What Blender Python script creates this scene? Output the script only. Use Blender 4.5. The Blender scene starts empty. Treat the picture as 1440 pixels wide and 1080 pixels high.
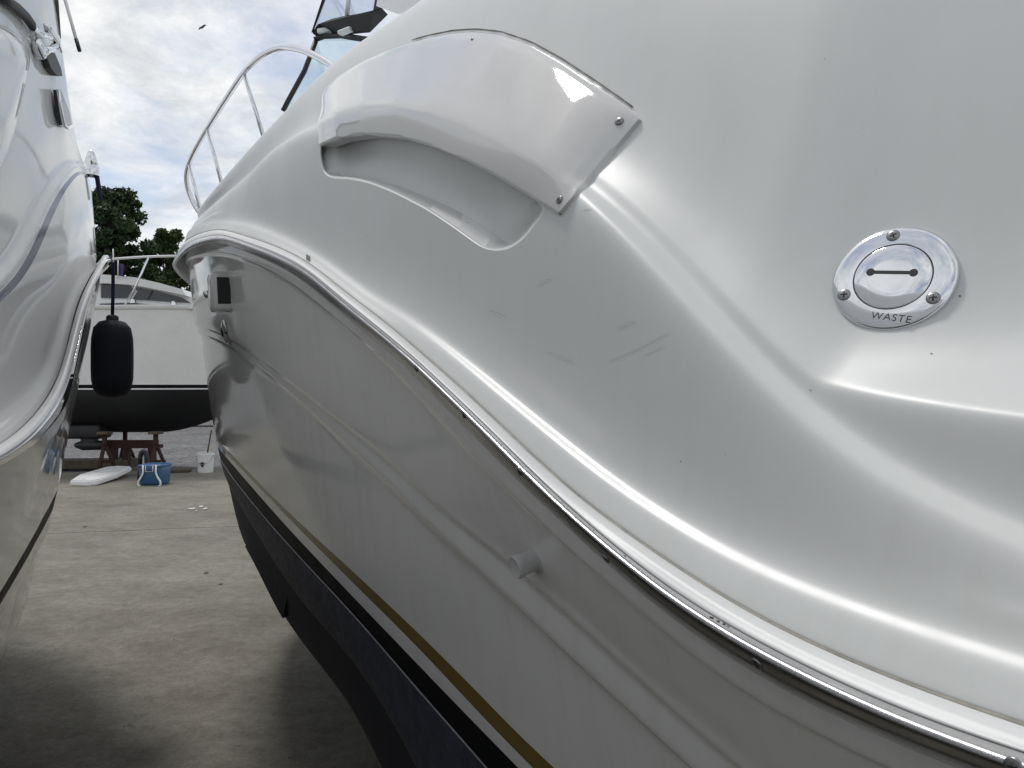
import bpy, bmesh, math, random
import numpy as np
from mathutils import Vector, Matrix
from mathutils.geometry import delaunay_2d_cdt
random.seed(7); rng = np.random.default_rng(7)
R = math.radians
scene = bpy.context.scene
col = scene.collection

# ------------------------------------------------------------------ camera, sky, sun, exposure
EYE = 1.65; FPX = 1082.0
cam_d = bpy.data.cameras.new('camera'); cam = bpy.data.objects.new('camera', cam_d); col.objects.link(cam)
cam.location = (0, 0, EYE); cam.rotation_euler = (R(90), 0, 0)
cam_d.sensor_width = 36; cam_d.lens = 36 * FPX / 1440; cam_d.clip_start = 0.02; cam_d.clip_end = 3000
scene.camera = cam
SUN_AZ, SUN_EL = -42.0, 67.0          # azimuth from the view axis (+Y), clockwise positive
world = bpy.data.worlds.new('World'); scene.world = world; world.use_nodes = True
nt = world.node_tree; nt.nodes.clear()
def wn(t, **k):
    n = nt.nodes.new(t)
    for a, b in k.items(): setattr(n, a, b)
    return n
sky = wn('ShaderNodeTexSky', sky_type='NISHITA', sun_disc=False)
sky.sun_elevation = R(SUN_EL); sky.sun_rotation = R(SUN_AZ); sky.air_density = 1.0; sky.dust_density = 1.5
tc = wn('ShaderNodeTexCoord'); sep = wn('ShaderNodeSeparateXYZ'); nt.links.new(tc.outputs['Generated'], sep.inputs[0])
zc = wn('ShaderNodeMath', operation='MAXIMUM'); nt.links.new(sep.outputs[2], zc.inputs[0]); zc.inputs[1].default_value = 0.0
za = wn('ShaderNodeMath', operation='ADD'); nt.links.new(zc.outputs[0], za.inputs[0]); za.inputs[1].default_value = 0.22
comb = wn('ShaderNodeCombineXYZ')
for i in (0, 1):
    d = wn('ShaderNodeMath', operation='DIVIDE'); nt.links.new(sep.outputs[i], d.inputs[0]); nt.links.new(za.outputs[0], d.inputs[1])
    nt.links.new(d.outputs[0], comb.inputs[i])
def wnoise(scale, detail, rough, dist, off):
    m = wn('ShaderNodeMapping'); m.inputs['Location'].default_value = off; nt.links.new(comb.outputs[0], m.inputs[0])
    n = wn('ShaderNodeTexNoise'); n.inputs['Scale'].default_value = scale; n.inputs['Detail'].default_value = detail
    n.inputs['Roughness'].default_value = rough; n.inputs['Distortion'].default_value = dist
    nt.links.new(m.outputs[0], n.inputs['Vector']); return n
n1 = wnoise(1.5, 9, .58, .35, (3.1, 1.7, 0)); n2 = wnoise(4.2, 10, .62, .5, (8.3, 4.4, 0))
ad = wn('ShaderNodeMath', operation='MULTIPLY_ADD'); nt.links.new(n2.outputs[0], ad.inputs[0]); ad.inputs[1].default_value = .45; nt.links.new(n1.outputs[0], ad.inputs[2])
cov = wn('ShaderNodeValToRGB'); nt.links.new(ad.outputs[0], cov.inputs[0])
cov.color_ramp.elements[0].position = .56; cov.color_ramp.elements[0].color = (.26,)*3 + (1,)
cov.color_ramp.elements[1].position = .78; cov.color_ramp.elements[1].color = (1, 1, 1, 1)
n3 = wnoise(5.0, 10, .66, .3, (1.2, 9.4, 0))
ctone = wn('ShaderNodeValToRGB'); nt.links.new(n3.outputs[0], ctone.inputs[0])
ctone.color_ramp.elements[0].position = .36; ctone.color_ramp.elements[0].color = (.64, .67, .70, 1)
ctone.color_ramp.elements[1].position = .62; ctone.color_ramp.elements[1].color = (.94, .945, .945, 1)
csc = wn('ShaderNodeVectorMath', operation='SCALE'); nt.links.new(ctone.outputs[0], csc.inputs[0]); csc.inputs['Scale'].default_value = 8.6
mixc = wn('ShaderNodeMix', data_type='RGBA'); nt.links.new(cov.outputs[0], mixc.inputs[0])
nt.links.new(sky.outputs[0], mixc.inputs[6]); nt.links.new(csc.outputs[0], mixc.inputs[7])
bg = wn('ShaderNodeBackground'); bg.inputs['Strength'].default_value = 0.1; nt.links.new(mixc.outputs[2], bg.inputs[0])
wo = wn('ShaderNodeOutputWorld'); nt.links.new(bg.outputs[0], wo.inputs[0])
sl = bpy.data.lights.new('sun', 'SUN'); sl.energy = 1.4; sl.angle = R(10.0); sl.color = (1, .975, .94)
so = bpy.data.objects.new('sun', sl); col.objects.link(so)
sdir = Vector((math.sin(R(SUN_AZ))*math.cos(R(SUN_EL)), math.cos(R(SUN_AZ))*math.cos(R(SUN_EL)), math.sin(R(SUN_EL))))
so.rotation_euler = sdir.to_track_quat('Z', 'Y').to_euler(); so.location = (0, 0, 20)
vs = scene.view_settings; vs.view_transform = 'Standard'; vs.look = 'None'; vs.exposure = 0.3; vs.gamma = 1.0; vs.use_curve_mapping = False

# ------------------------------------------------------------------ materials
def mat(name, base, rough=.5, metal=0, bump=0, bscale=40, vary=0, vscale=4, rvary=0, spec=.5, coat=0, dark=None, trans=0, ior=1.5, detail=6, stretch=None, streak=0):
    m = bpy.data.materials.new(name); m.use_nodes = True; t = m.node_tree; b = t.nodes['Principled BSDF']
    b.inputs['Base Color'].default_value = (*base, 1); b.inputs['Roughness'].default_value = rough
    b.inputs['Metallic'].default_value = metal; b.inputs['IOR'].default_value = ior
    b.inputs['Specular IOR Level'].default_value = spec
    b.inputs['Coat Weight'].default_value = coat; b.inputs['Coat Roughness'].default_value = .03
    b.inputs['Transmission Weight'].default_value = trans
    g = t.nodes.new('ShaderNodeTexCoord')
    src = g.outputs['Object']
    if stretch:
        mp = t.nodes.new('ShaderNodeMapping'); mp.inputs['Scale'].default_value = stretch; t.links.new(src, mp.inputs[0]); src = mp.outputs[0]
    def noise(sc, det=detail, ro=.6):
        n = t.nodes.new('ShaderNodeTexNoise'); n.inputs['Scale'].default_value = sc; n.inputs['Detail'].default_value = det
        n.inputs['Roughness'].default_value = ro; t.links.new(src, n.inputs['Vector']); return n
    if vary:
        n = noise(vscale); r = t.nodes.new('ShaderNodeValToRGB'); t.links.new(n.outputs[0], r.inputs[0])
        c2 = dark if dark else tuple(c*(1-vary) for c in base)
        r.color_ramp.elements[0].position = .3; r.color_ramp.elements[0].color = (*c2, 1)
        r.color_ramp.elements[1].position = .7; r.color_ramp.elements[1].color = (*base, 1)
        t.links.new(r.outputs[0], b.inputs['Base Color'])
    if streak:
        mp2 = t.nodes.new('ShaderNodeMapping'); mp2.inputs['Scale'].default_value = (9, 9, .7); t.links.new(g.outputs['Object'], mp2.inputs[0])
        n = t.nodes.new('ShaderNodeTexNoise'); n.inputs['Scale'].default_value = 2.2; n.inputs['Detail'].default_value = 7; n.inputs['Roughness'].default_value = .7; t.links.new(mp2.outputs[0], n.inputs['Vector'])
        r2 = t.nodes.new('ShaderNodeValToRGB'); t.links.new(n.outputs[0], r2.inputs[0]); r2.color_ramp.elements[0].position = .28; r2.color_ramp.elements[0].color = (1-streak, 1-streak*1.1, 1-streak*1.35, 1); r2.color_ramp.elements[1].position = .52; r2.color_ramp.elements[1].color = (1, 1, 1, 1)
        mx = t.nodes.new('ShaderNodeMix'); mx.data_type = 'RGBA'; mx.blend_type = 'MULTIPLY'; mx.inputs[0].default_value = 1; t.links.new(r.outputs[0], mx.inputs[6]); t.links.new(r2.outputs[0], mx.inputs[7]); t.links.new(mx.outputs[2], b.inputs['Base Color'])
    if rvary:
        n = noise(vscale*1.7 if vary else 5, 8, .65); mr = t.nodes.new('ShaderNodeMapRange'); t.links.new(n.outputs[0], mr.inputs[0])
        mr.inputs[1].default_value = .3; mr.inputs[2].default_value = .7
        mr.inputs[3].default_value = max(.02, rough-rvary); mr.inputs[4].default_value = rough+rvary
        t.links.new(mr.outputs[0], b.inputs['Roughness'])
    if bump:
        n = noise(bscale, 5); bm_ = t.nodes.new('ShaderNodeBump'); bm_.inputs['Strength'].default_value = bump; bm_.inputs['Distance'].default_value = .002
        t.links.new(n.outputs[0], bm_.inputs['Height']); t.links.new(bm_.outputs[0], b.inputs['Normal'])
    return m
M = {}
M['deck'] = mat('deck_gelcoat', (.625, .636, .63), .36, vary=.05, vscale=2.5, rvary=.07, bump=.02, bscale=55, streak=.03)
M['deckl'] = mat('glossy_deck_gelcoat', (.68, .68, .67), .08, vary=.04, vscale=2.5, rvary=.04, bump=.02, bscale=25)
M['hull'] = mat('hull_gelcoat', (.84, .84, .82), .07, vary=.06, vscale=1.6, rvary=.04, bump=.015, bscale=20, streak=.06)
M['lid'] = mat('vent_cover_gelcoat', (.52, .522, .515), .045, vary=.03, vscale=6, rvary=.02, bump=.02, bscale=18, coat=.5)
M['steel'] = mat('stainless_steel', (.45, .45, .46), .22, 1, vary=.18, vscale=14, rvary=.07, bump=.03, bscale=60)
M['chrome'] = mat('polished_chrome', (.72, .73, .75), .035, 1, rvary=.015, bump=.012, bscale=30)
M['insert'] = mat('white_vinyl', (.66, .665, .665), .42, vary=.07, vscale=18, bump=.05, bscale=150)
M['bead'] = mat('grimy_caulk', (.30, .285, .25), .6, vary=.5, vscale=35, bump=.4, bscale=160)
M['gold'] = mat('gold_tape', (.20, .145, .035), .25, vary=.12, vscale=8)
M['black'] = mat('black_stripe', (.008, .009, .012), .5, rvary=.06, spec=.05)
M['chine'] = mat('worn_slate_bottom_paint', (.052, .060, .092), .6, vary=.45, vscale=22, rvary=.12, bump=.5, bscale=70)
M['bottom'] = mat('navy_bottom_paint', (.007, .012, .034), .75, vary=.5, vscale=9, bump=.5, bscale=60)
M['blackbottom'] = mat('black_bottom_paint', (.009, .010, .013), .6, vary=.5, vscale=5, bump=.4, bscale=20)
M['edge'] = mat('chine_edge', (.25, .25, .26), .4, vary=.4, vscale=40)
M['navy'] = mat('navy_stripe', (.075, .08, .13), .1)
M['rubber'] = mat('black_rubber', (.012, .012, .013), .5, bump=.2, bscale=60)
M['darkslot'] = mat('dark_slot', (.015, .015, .016), .5)
M['screw'] = mat('dull_screw_steel', (.30, .30, .31), .32, 1, vary=.3, vscale=300)
M['fender'] = mat('navy_fender_cover', (.006, .008, .020), .75, bump=.3, bscale=200, vary=.3, vscale=30)
M['rope'] = mat('navy_line', (.01, .014, .045), .8)
M['white'] = mat('white_paint', (.78, .78, .77), .3, vary=.08, vscale=3, rvary=.1)
M['glass'] = mat('tinted_glass', (.03, .035, .045), .04, spec=.6)
M['canvas'] = mat('black_canvas', (.010, .010, .012), .85, bump=.6, bscale=90, vary=.4, vscale=10)
M['grey'] = mat('grey_panel', (.30, .31, .34), .35, vary=.1, vscale=4)
M['grey_pl'] = mat('grey_plastic', (.56, .57, .57), .3, vary=.08, vscale=30)
M['olive'] = mat('weathered_trim', (.22, .23, .19), .5, vary=.2, vscale=8)
M['rust'] = mat('rusty_red_steel', (.045, .015, .011), .75, vary=.6, vscale=12, bump=.4, bscale=50)
M['wood'] = mat('weathered_timber', (.11, .085, .06), .85, vary=.5, vscale=9, bump=.6, bscale=40)
M['blue'] = mat('blue_plastic', (.03, .10, .22), .35, vary=.12, vscale=8)
M['bark'] = mat('bark', (.07, .052, .038), .9, vary=.5, vscale=6, bump=.8, bscale=15)
M['bird'] = mat('bird_plumage', (.10, .10, .11), .8, vary=.4, vscale=8)
M['purple'] = mat('purple_cloth', (.10, .07, .22), .85, vary=.5, vscale=14)
M['scratch_l'] = mat('scratch_light', (.72, .72, .70), .6)
M['scratch_d'] = mat('scratch_dark', (.48, .48, .47), .6)
M['speck'] = mat('dirt_speck', (.06, .05, .04), .8)
M['debris'] = mat('white_debris', (.6, .6, .58), .7, vary=.2, vscale=20)
M['dark_engine'] = mat('dark_drive_metal', (.02, .02, .024), .5, vary=.4, vscale=10)

def clear_glass(name, tint, fac):
    m = bpy.data.materials.new(name); m.use_nodes = True; t = m.node_tree; t.nodes.clear()
    o = t.nodes.new('ShaderNodeOutputMaterial'); mx = t.nodes.new('ShaderNodeMixShader'); mx.inputs[0].default_value = fac
    a = t.nodes.new('ShaderNodeBsdfTransparent'); a.inputs[0].default_value = (*tint, 1)
    g = t.nodes.new('ShaderNodeBsdfGlossy'); g.inputs['Roughness'].default_value = .03; g.inputs[0].default_value = (.9, .95, 1, 1)
    t.links.new(a.outputs[0], mx.inputs[1]); t.links.new(g.outputs[0], mx.inputs[2]); t.links.new(mx.outputs[0], o.inputs[0])
    return m
M['clear'] = clear_glass('windshield_glass', (.80, .90, .92), .16)
M['vinyl'] = clear_glass('clear_vinyl', (.82, .85, .90), .12)

def leafmat(name, a, b_):
    m = mat(name, a, .55, vary=.1, vscale=1.3, dark=b_, spec=.3); return m
M['leaf_dark'] = leafmat('dark_leaves', (.062, .10, .036), (.022, .042, .018))
M['leaf_mid'] = leafmat('mid_leaves', (.085, .12, .036), (.030, .055, .020))

def ground_mat(kind):
    m = bpy.data.materials.new(kind); m.use_nodes = True; t = m.node_tree; b = t.nodes['Principled BSDF']; L = t.links.new
    g = t.nodes.new('ShaderNodeTexCoord')
    def noise(sc, det, ro, vec=None, st=None):
        n = t.nodes.new('ShaderNodeTexNoise'); n.inputs['Scale'].default_value = sc; n.inputs['Detail'].default_value = det; n.inputs['Roughness'].default_value = ro
        v = g.outputs['Object']
        if st: mp = t.nodes.new('ShaderNodeMapping'); mp.inputs['Scale'].default_value = st; L(v, mp.inputs[0]); v = mp.outputs[0]
        L(v, n.inputs['Vector']); return n
    def ramp(src, p0, c0, p1, c1):
        r = t.nodes.new('ShaderNodeValToRGB'); L(src, r.inputs[0]); e = r.color_ramp.elements
        e[0].position = p0; e[0].color = (*c0, 1); e[1].position = p1; e[1].color = (*c1, 1); return r
    def mul(a, b2, f=1):
        x = t.nodes.new('ShaderNodeMix'); x.data_type = 'RGBA'; x.blend_type = 'MULTIPLY'; x.inputs[0].default_value = f
        L(a, x.inputs[6]); L(b2, x.inputs[7]); return x.outputs[2]
    if kind == 'concrete':
        c = ramp(noise(.55, 8, .6).outputs[0], .3, (.165, .154, .130), .72, (.30, .282, .238)).outputs[0]
        c = mul(c, ramp(noise(2.6, 10, .72, st=(.8, 1.15, 1)).outputs[0], .30, (.62, .60, .56), .62, (1, 1, 1)).outputs[0])
        c = mul(c, ramp(noise(14, 8, .75).outputs[0], .36, (.70, .69, .67), .58, (1, 1, 1)).outputs[0])
        c = mul(c, ramp(noise(60, 4, .6).outputs[0], .25, (.72, .72, .72), .6, (1, 1, 1)).outputs[0])
        c = mul(c, ramp(noise(9, 3, .5).outputs[0], .22, (.45, .43, .40), .30, (1, 1, 1)).outputs[0], .8)
        h = noise(90, 6, .7); L(c, b.inputs['Base Color']); b.inputs['Roughness'].default_value = .85
        bp = t.nodes.new('ShaderNodeBump'); bp.inputs['Strength'].default_value = .35; bp.inputs['Distance'].default_value = .004
    else:
        c = ramp(noise(9, 4, .85).outputs[0], .36, (.04, .04, .042), .62, (.25, .25, .255)).outputs[0]
        c = mul(c, ramp(noise(.35, 6, .6).outputs[0], .3, (.62, .60, .58), .65, (1, 1, 1)).outputs[0])
        h = noise(30, 4, .8); L(c, b.inputs['Base Color']); b.inputs['Roughness'].default_value = .95
        bp = t.nodes.new('ShaderNodeBump'); bp.inputs['Strength'].default_value = .8; bp.inputs['Distance'].default_value = .02
    L(h.outputs[0], bp.inputs['Height']); L(bp.outputs[0], b.inputs['Normal'])
    return m
M['concrete'] = ground_mat('concrete'); M['gravel'] = ground_mat('gravel')

# ------------------------------------------------------------------ object helpers
def mesh(name, verts, faces, material, parent=None, smooth=True, mats=None, fm=None):
    me = bpy.data.meshes.new(name)
    off = Vector((0, 0, 0))
    root = parent
    while root is not None and root.parent is not None: root = root.parent
    if root is not None: off = root.location
    me.from_pydata([(float(v[0])-off[0], float(v[1])-off[1], float(v[2])-off[2]) for v in verts], [], [tuple(int(i) for i in f) for f in faces])
    for m in (mats or [material]): me.materials.append(M[m])
    if fm is not None: me.polygons.foreach_set('material_index', np.asarray(fm, dtype=np.int32))
    me.polygons.foreach_set('use_smooth', [smooth]*len(me.polygons)); me.update()
    o = bpy.data.objects.new(name, me); col.objects.link(o)
    if parent is not None: o.parent = parent
    return o
def thing(name, label, cat, loc, group=None):
    o = bpy.data.objects.new(name, None); col.objects.link(o); o.location = loc; o.empty_display_size = .2
    o['label'] = label; o['category'] = cat
    if group: o['group'] = group
    return o
def tag(o, label, cat, group=None):
    o['label'] = label; o['category'] = cat
    if group: o['group'] = group
    return o
class MB:
    def __init__(s): s.v = []; s.f = []; s.m = []
    def add(s, v, f, m=0):
        b = len(s.v); s.v += [tuple(map(float, p)) for p in v]; s.f += [tuple(i+b for i in q) for q in f]; s.m += [m]*len(f); return s
    def box(s, c, d, rz=0, m=0, taper=1, rot=None, bev=0):
        hx, hy, hz = [k/2 for k in d]
        Rm = rot if rot is not None else Matrix.Rotation(rz, 3, 'Z')
        if bev <= 0:
            vs_ = [(x*hx*(taper if z > 0 else 1), y*hy*(taper if z > 0 else 1), z*hz) for z in (-1, 1) for x, y in ((-1, -1), (1, -1), (1, 1), (-1, 1))]
            fs = [(3, 2, 1, 0), (4, 5, 6, 7), (0, 1, 5, 4), (1, 2, 6, 5), (2, 3, 7, 6), (3, 0, 4, 7)]
        else:
            bm = bmesh.new(); bmesh.ops.create_cube(bm, size=1)
            for v in bm.verts:
                t = taper if v.co.z > 0 else 1
                v.co = Vector((v.co.x*d[0]*t, v.co.y*d[1]*t, v.co.z*d[2]))
            bmesh.ops.bevel(bm, geom=bm.edges[:], offset=bev, segments=2, affect='EDGES', profile=.5)
            bm.verts.ensure_lookup_table(); bm.verts.index_update()
            vs_ = [tuple(v.co) for v in bm.verts]; fs = [tuple(v.index for v in f.verts) for f in bm.faces]; bm.free()
        C = Vector(c); return s.add([C + Rm @ Vector(p) for p in vs_], fs, m)
    def tube(s, pts, rad, n=10, m=0, cap=True):
        P = [Vector(p) for p in pts]; N_ = len(P); rad = rad if hasattr(rad, '__len__') else [rad]*N_
        vs_ = []; prev = None
        for i, p in enumerate(P):
            t = (P[min(i+1, N_-1)]-P[max(i-1, 0)]).normalized()
            a = prev if prev is not None else (Vector((0, 0, 1)) if abs(t.z) < .9 else Vector((1, 0, 0)))
            a = (a - t*a.dot(t)).normalized(); prev = a; b = t.cross(a)
            vs_ += [p + (a*math.cos(k*2*math.pi/n)+b*math.sin(k*2*math.pi/n))*rad[i] for k in range(n)]
        fs = [(i*n+k, i*n+(k+1) % n, (i+1)*n+(k+1) % n, (i+1)*n+k) for i in range(N_-1) for k in range(n)]
        if cap: fs += [tuple(range(n))[::-1], tuple((N_-1)*n+k for k in range(n))]
        return s.add(vs_, fs, m)
    def lathe(s, c, axis, prof, n=32, m=0, xdir=None):
        ax = Vector(axis).normalized(); a = Vector(xdir) if xdir is not None else (Vector((0, 0, 1)) if abs(ax.z) < .9 else Vector((1, 0, 0)))
        a = (a-ax*a.dot(ax)).normalized(); b = ax.cross(a); C = Vector(c)
        vs_ = [C + (a*math.cos(k*2*math.pi/n)+b*math.sin(k*2*math.pi/n))*max(r, 1e-5) + ax*h for r, h in prof for k in range(n)]
        fs = [(i*n+k, i*n+(k+1) % n, (i+1)*n+(k+1) % n, (i+1)*n+k) for i in range(len(prof)-1) for k in range(n)]
        return s.add(vs_, fs, m)
    def out(s, name, material, parent=None, smooth=True, mats=None): return mesh(name, s.v, s.f, material, parent, smooth, mats, s.m if mats else None)
def auto(o, ang=40):
    for p in o.data.polygons: p.use_smooth = True
    o.data.set_sharp_from_angle(angle=R(ang)); return o
def at(u, v, Y): return Vector(((u-720)/FPX*Y, Y, EYE+(540-v)/FPX*Y))
def proj(p):
    p = np.asarray(p, float); return 720+FPX*p[..., 0]/p[..., 1], 540-FPX*(p[..., 2]-EYE)/p[..., 1]

# ------------------------------------------------------------------ curve maths
def pchip(x, y, q, ext=True):
    """shape-preserving cubic along axis 0; y may be 2-D"""
    x = np.asarray(x, float); y = np.asarray(y, float); q = np.asarray(q, float)
    h = np.diff(x); hh = h.reshape((-1,)+(1,)*(y.ndim-1)); dl = np.diff(y, axis=0)/hh
    m = np.zeros_like(y); m[0] = dl[0]; m[-1] = dl[-1]
    if len(x) > 2:
        w1 = 2*hh[1:]+hh[:-1]; w2 = hh[1:]+2*hh[:-1]; a, b = dl[:-1], dl[1:]
        ok = a*b > 0; sa = np.where(ok, a, 1); sb = np.where(ok, b, 1)
        m[1:-1] = np.where(ok, (w1+w2)/(w1/sa+w2/sb), 0)
    k = np.clip(np.searchsorted(x, q, side='right')-1, 0, len(x)-2)
    t = (q-x[k])/h[k]; tc_ = np.clip(t, 0, 1)
    sh = (-1,)+(1,)*(y.ndim-1); T = tc_.reshape(sh); H = h[k].reshape(sh)
    r = (2*T**3-3*T**2+1)*y[k]+(T**3-2*T**2+T)*H*m[k]+(-2*T**3+3*T**2)*y[k+1]+(T**3-T**2)*H*m[k+1]
    if ext:
        e = (t-tc_).reshape(sh)*H; r = r+e*np.where(e < 0, m[k], m[k+1])
    return r
def cv(*pts):
    pts = sorted(pts); x = [p[0] for p in pts]; y = [p[1] for p in pts]
    return lambda q: pchip(x, y, q)
def smooth(a, sg):
    n = int(3*sg)+1; k = np.exp(-.5*(np.arange(-n, n+1)/sg)**2); k /= k.sum()
    pre = 2*a[0]-a[n:0:-1]; post = 2*a[-1]-a[-2:-n-2:-1]
    return np.convolve(np.concatenate([pre, a, post]), k, 'valid')

class Plan:
    """a hull's outline seen from above: straight run that sweeps in to the stem"""
    def __init__(P, side, phi0, P0, s0, k, pw, half):
        ds = .004; s = np.arange(-4.5, 9, ds)
        dphi = np.minimum(k*np.clip(s-s0, 0, None)**pw, R(86)); phi = R(phi0)+side*dphi
        i0 = int(np.argmin(abs(s))); X = np.cumsum(np.sin(phi))*ds; Y = np.cumsum(np.cos(phi))*ds
        X += P0[0]-X[i0]; Y += P0[1]-Y[i0]; lat = np.cumsum(np.sin(dphi))*ds
        P.s, P.phi, P.X, P.Y, P.lat, P.half, P.side, P.dphi = s, phi, X, Y, lat, half, side, dphi
        P.tip = float(s[int(np.argmax(lat >= half))]); P.phi0 = R(phi0); P.P0 = P0
    def pos(P, s, d):
        f = lambda a: np.interp(s, P.s, a)
        ph = f(P.phi); c = np.maximum(P.half-f(P.lat), 0)/np.maximum(np.cos(f(P.dphi)), .12)
        d = np.minimum(d, .995*c)
        return f(P.X)+d*np.cos(ph)*P.side, f(P.Y)-d*np.sin(ph)*P.side
    def mirror(P, p):
        dx, dy = math.sin(P.phi0), math.cos(P.phi0); nx, ny = math.cos(P.phi0)*P.side, -math.sin(P.phi0)*P.side
        q = np.array(p, float); cx, cy = P.P0[0]+nx*P.half, P.P0[1]+ny*P.half
        dn = (q[..., 0]-cx)*nx+(q[..., 1]-cy)*ny
        q[..., 0] -= 2*dn*nx; q[..., 1] -= 2*dn*ny; return q

def fit_plan(side, target, P0, s0, k, pw, half, lo, hi):
    for _ in range(30):
        mid = (lo+hi)/2; P = Plan(side, mid, P0(mid), s0, k, pw, half)
        s = np.linspace(.3, P.tip, 900); X, Y = P.pos(s, np.full_like(s, -.03)); ok = Y > .2
        u = 720+FPX*X/np.where(ok, Y, 1); u = np.where(ok, u, 9e9*side); e = u.min() if side > 0 else u.max()
        if e > target: hi = mid
        else: lo = mid
    return P

def sgrid(tip, keys):
    ks, kd = zip(*keys); out = [-3.2]
    while out[-1] < tip-.02: out.append(out[-1]+float(pchip(ks, kd, np.array([out[-1]]), False)[0]))
    out[-1] = tip-.02; return np.array(out)
def zat(P, s, v, d, dz=0): return Surf(P, s).row('x', v, d, dz=dz)
def vmix(a, b, t): return lambda q: a(q)*(1-t)+b(q)*t
class Surf:
    """rows of a moulding; each row has an image trace v(u) and an inboard distance d, so its height follows from where it lies on the hull"""
    def __init__(S, P, s, sub=6, soft=0, mono=True):
        S.P, S.s, S.sub, S.rows, S.soft, S.mono = P, s, sub, [], soft, mono; S.byname = {}
    def row(S, name, v=None, d=0, dz=0, z=None, sg=5, ulim=(-30, 1480), vlim=(-900, 1350)):
        s = S.s; d = np.full_like(s, d) if np.isscalar(d) else np.asarray(d(s) if callable(d) else d, float)
        X, Y = S.P.pos(s, d)
        if z is None:
            ok = Y > .1; u = np.where(ok, 720+FPX*X/np.where(ok, Y, 1), 9e9*S.P.side)
            isil = int(np.argmin(np.where(ok, u, 9e9))) if S.P.side > 0 else int(np.argmax(np.where(ok, u, -9e9)))
            vv = v(np.clip(u, -400, 2400)); good = ok & (u > ulim[0]) & (u < ulim[1]) & (vv > vlim[0]) & (vv < vlim[1]) & (np.arange(len(s)) <= isil-2)
            g = np.where(good)[0]; a, b = g[0], g[-1]
            zz = (540-vv)/FPX*np.where(ok, Y, 1)
            ka = min(a+8, b); sa = (zz[ka]-zz[a])/(s[ka]-s[a])
            kb = max(b-6, a); sb = np.clip((zz[b]-zz[kb])/(s[b]-s[kb]), -.15, .25)
            zo = zz.copy(); lo = s < s[a]; hi = s > s[b]
            zo[lo] = zz[a]-sa*.35*(1-np.exp(-(s[a]-s[lo])/.35)); zo[hi] = zz[b]+sb*.4*(1-np.exp(-(s[hi]-s[b])/.4))
            z = EYE+smooth(zo, sg)
        else: z = np.asarray(z(s) if callable(z) else z, float)+np.zeros_like(s)
        z = z+dz; S.rows.append([name, d, z]); S.byname[name] = len(S.rows)-1; return z
    def build(S):
        D = np.array([r[1] for r in S.rows]); Z = np.array([r[2] for r in S.rows])
        for i in range(1, len(Z) if S.mono else 0): Z[i] = np.minimum(Z[i], Z[i-1]-.0015)
        n = len(Z); w = np.linspace(0, n-1, (n-1)*S.sub+1); S.w = w
        d = pchip(np.arange(n), D, w); z = pchip(np.arange(n), Z, w)
        if S.soft:
            for c_ in range(d.shape[1]): d[:, c_] = smooth(d[:, c_], S.soft); z[:, c_] = smooth(z[:, c_], S.soft)
        G = np.zeros((len(S.s), len(w), 3))
        for j in range(len(w)):
            G[:, j, 0], G[:, j, 1] = S.P.pos(S.s, d[j])
        G[:, :, 2] = z.T; S.G = G
        du = np.gradient(G, axis=0); dv = np.gradient(G, axis=1); nn = np.cross(du, dv); nn /= np.maximum(np.linalg.norm(nn, axis=2, keepdims=True), 1e-9)
        ph = np.interp(S.s, S.P.phi, S.P.phi) if False else np.interp(S.s, S.P.s, S.P.phi)
        outv = np.stack([-np.cos(ph)*S.P.side, np.sin(ph)*S.P.side, np.full_like(ph, .3)], 1)
        S.flip = np.sum(nn*outv[:, None, :]) < 0
        S.Nrm = -nn if S.flip else nn
        X, Y = G[:, :, 0], G[:, :, 1]; ok = Y > .1
        S.U = np.where(ok, 720+FPX*X/np.where(ok, Y, 1), 1e6); S.V = np.where(ok, 540-FPX*(G[:, :, 2]-EYE)/np.where(ok, Y, 1), 1e6)
        view = G-np.array([0, 0, EYE]); S.vis = ok & (np.sum(view*S.Nrm, axis=2) < 0) & (S.s[:, None] < 4.0)
        return S
    def ev(S, ci, wi, A=None):
        A = S.G if A is None else A
        ci = min(max(ci, 0), A.shape[0]-1.001); wi = min(max(wi, 0), A.shape[1]-1.001); i, j = int(ci), int(wi); a, b = ci-i, wi-j
        return (1-a)*(1-b)*A[i, j]+a*(1-b)*A[i+1, j]+(1-a)*b*A[i, j+1]+a*b*A[i+1, j+1]
    def inv(S, u, v):
        dd = (S.U-u)**2+(S.V-v)**2+np.where(S.vis, 0, 1e7)+40*S.G[:, :, 1]; k = int(np.argmin(dd)); ci, wi = divmod(k, S.U.shape[1]); ci, wi = float(ci), float(wi)
        for _ in range(14):
            e = .3
            f = lambda a, b: np.array(proj(S.ev(a, b)))
            p = f(ci, wi); r = np.array([u, v])-p
            if abs(r).max() < .02: break
            J = np.stack([(f(ci+e, wi)-f(ci-e, wi))/(2*e), (f(ci, wi+e)-f(ci, wi-e))/(2*e)], 1)
            try: st = np.linalg.solve(J, r)
            except Exception: break
            st = np.clip(st, -3, 3); ci += st[0]; wi += st[1]
        return ci, wi
    def place(S, u, v, h=0, nrm=None):
        """point h off the surface (along its normal) that is seen at pixel (u, v); returns point, normal"""
        ci, wi = S.inv(u, v); n = S.ev(ci, wi, S.Nrm); n = n/np.linalg.norm(n); p = S.ev(ci, wi)
        if h:
            nn_ = n if nrm is None else nrm; dr = p-np.array([0, 0, EYE]); p = p+dr*(h/min(np.dot(dr, nn_), -.06*np.linalg.norm(dr)))
        return p, n
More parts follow.
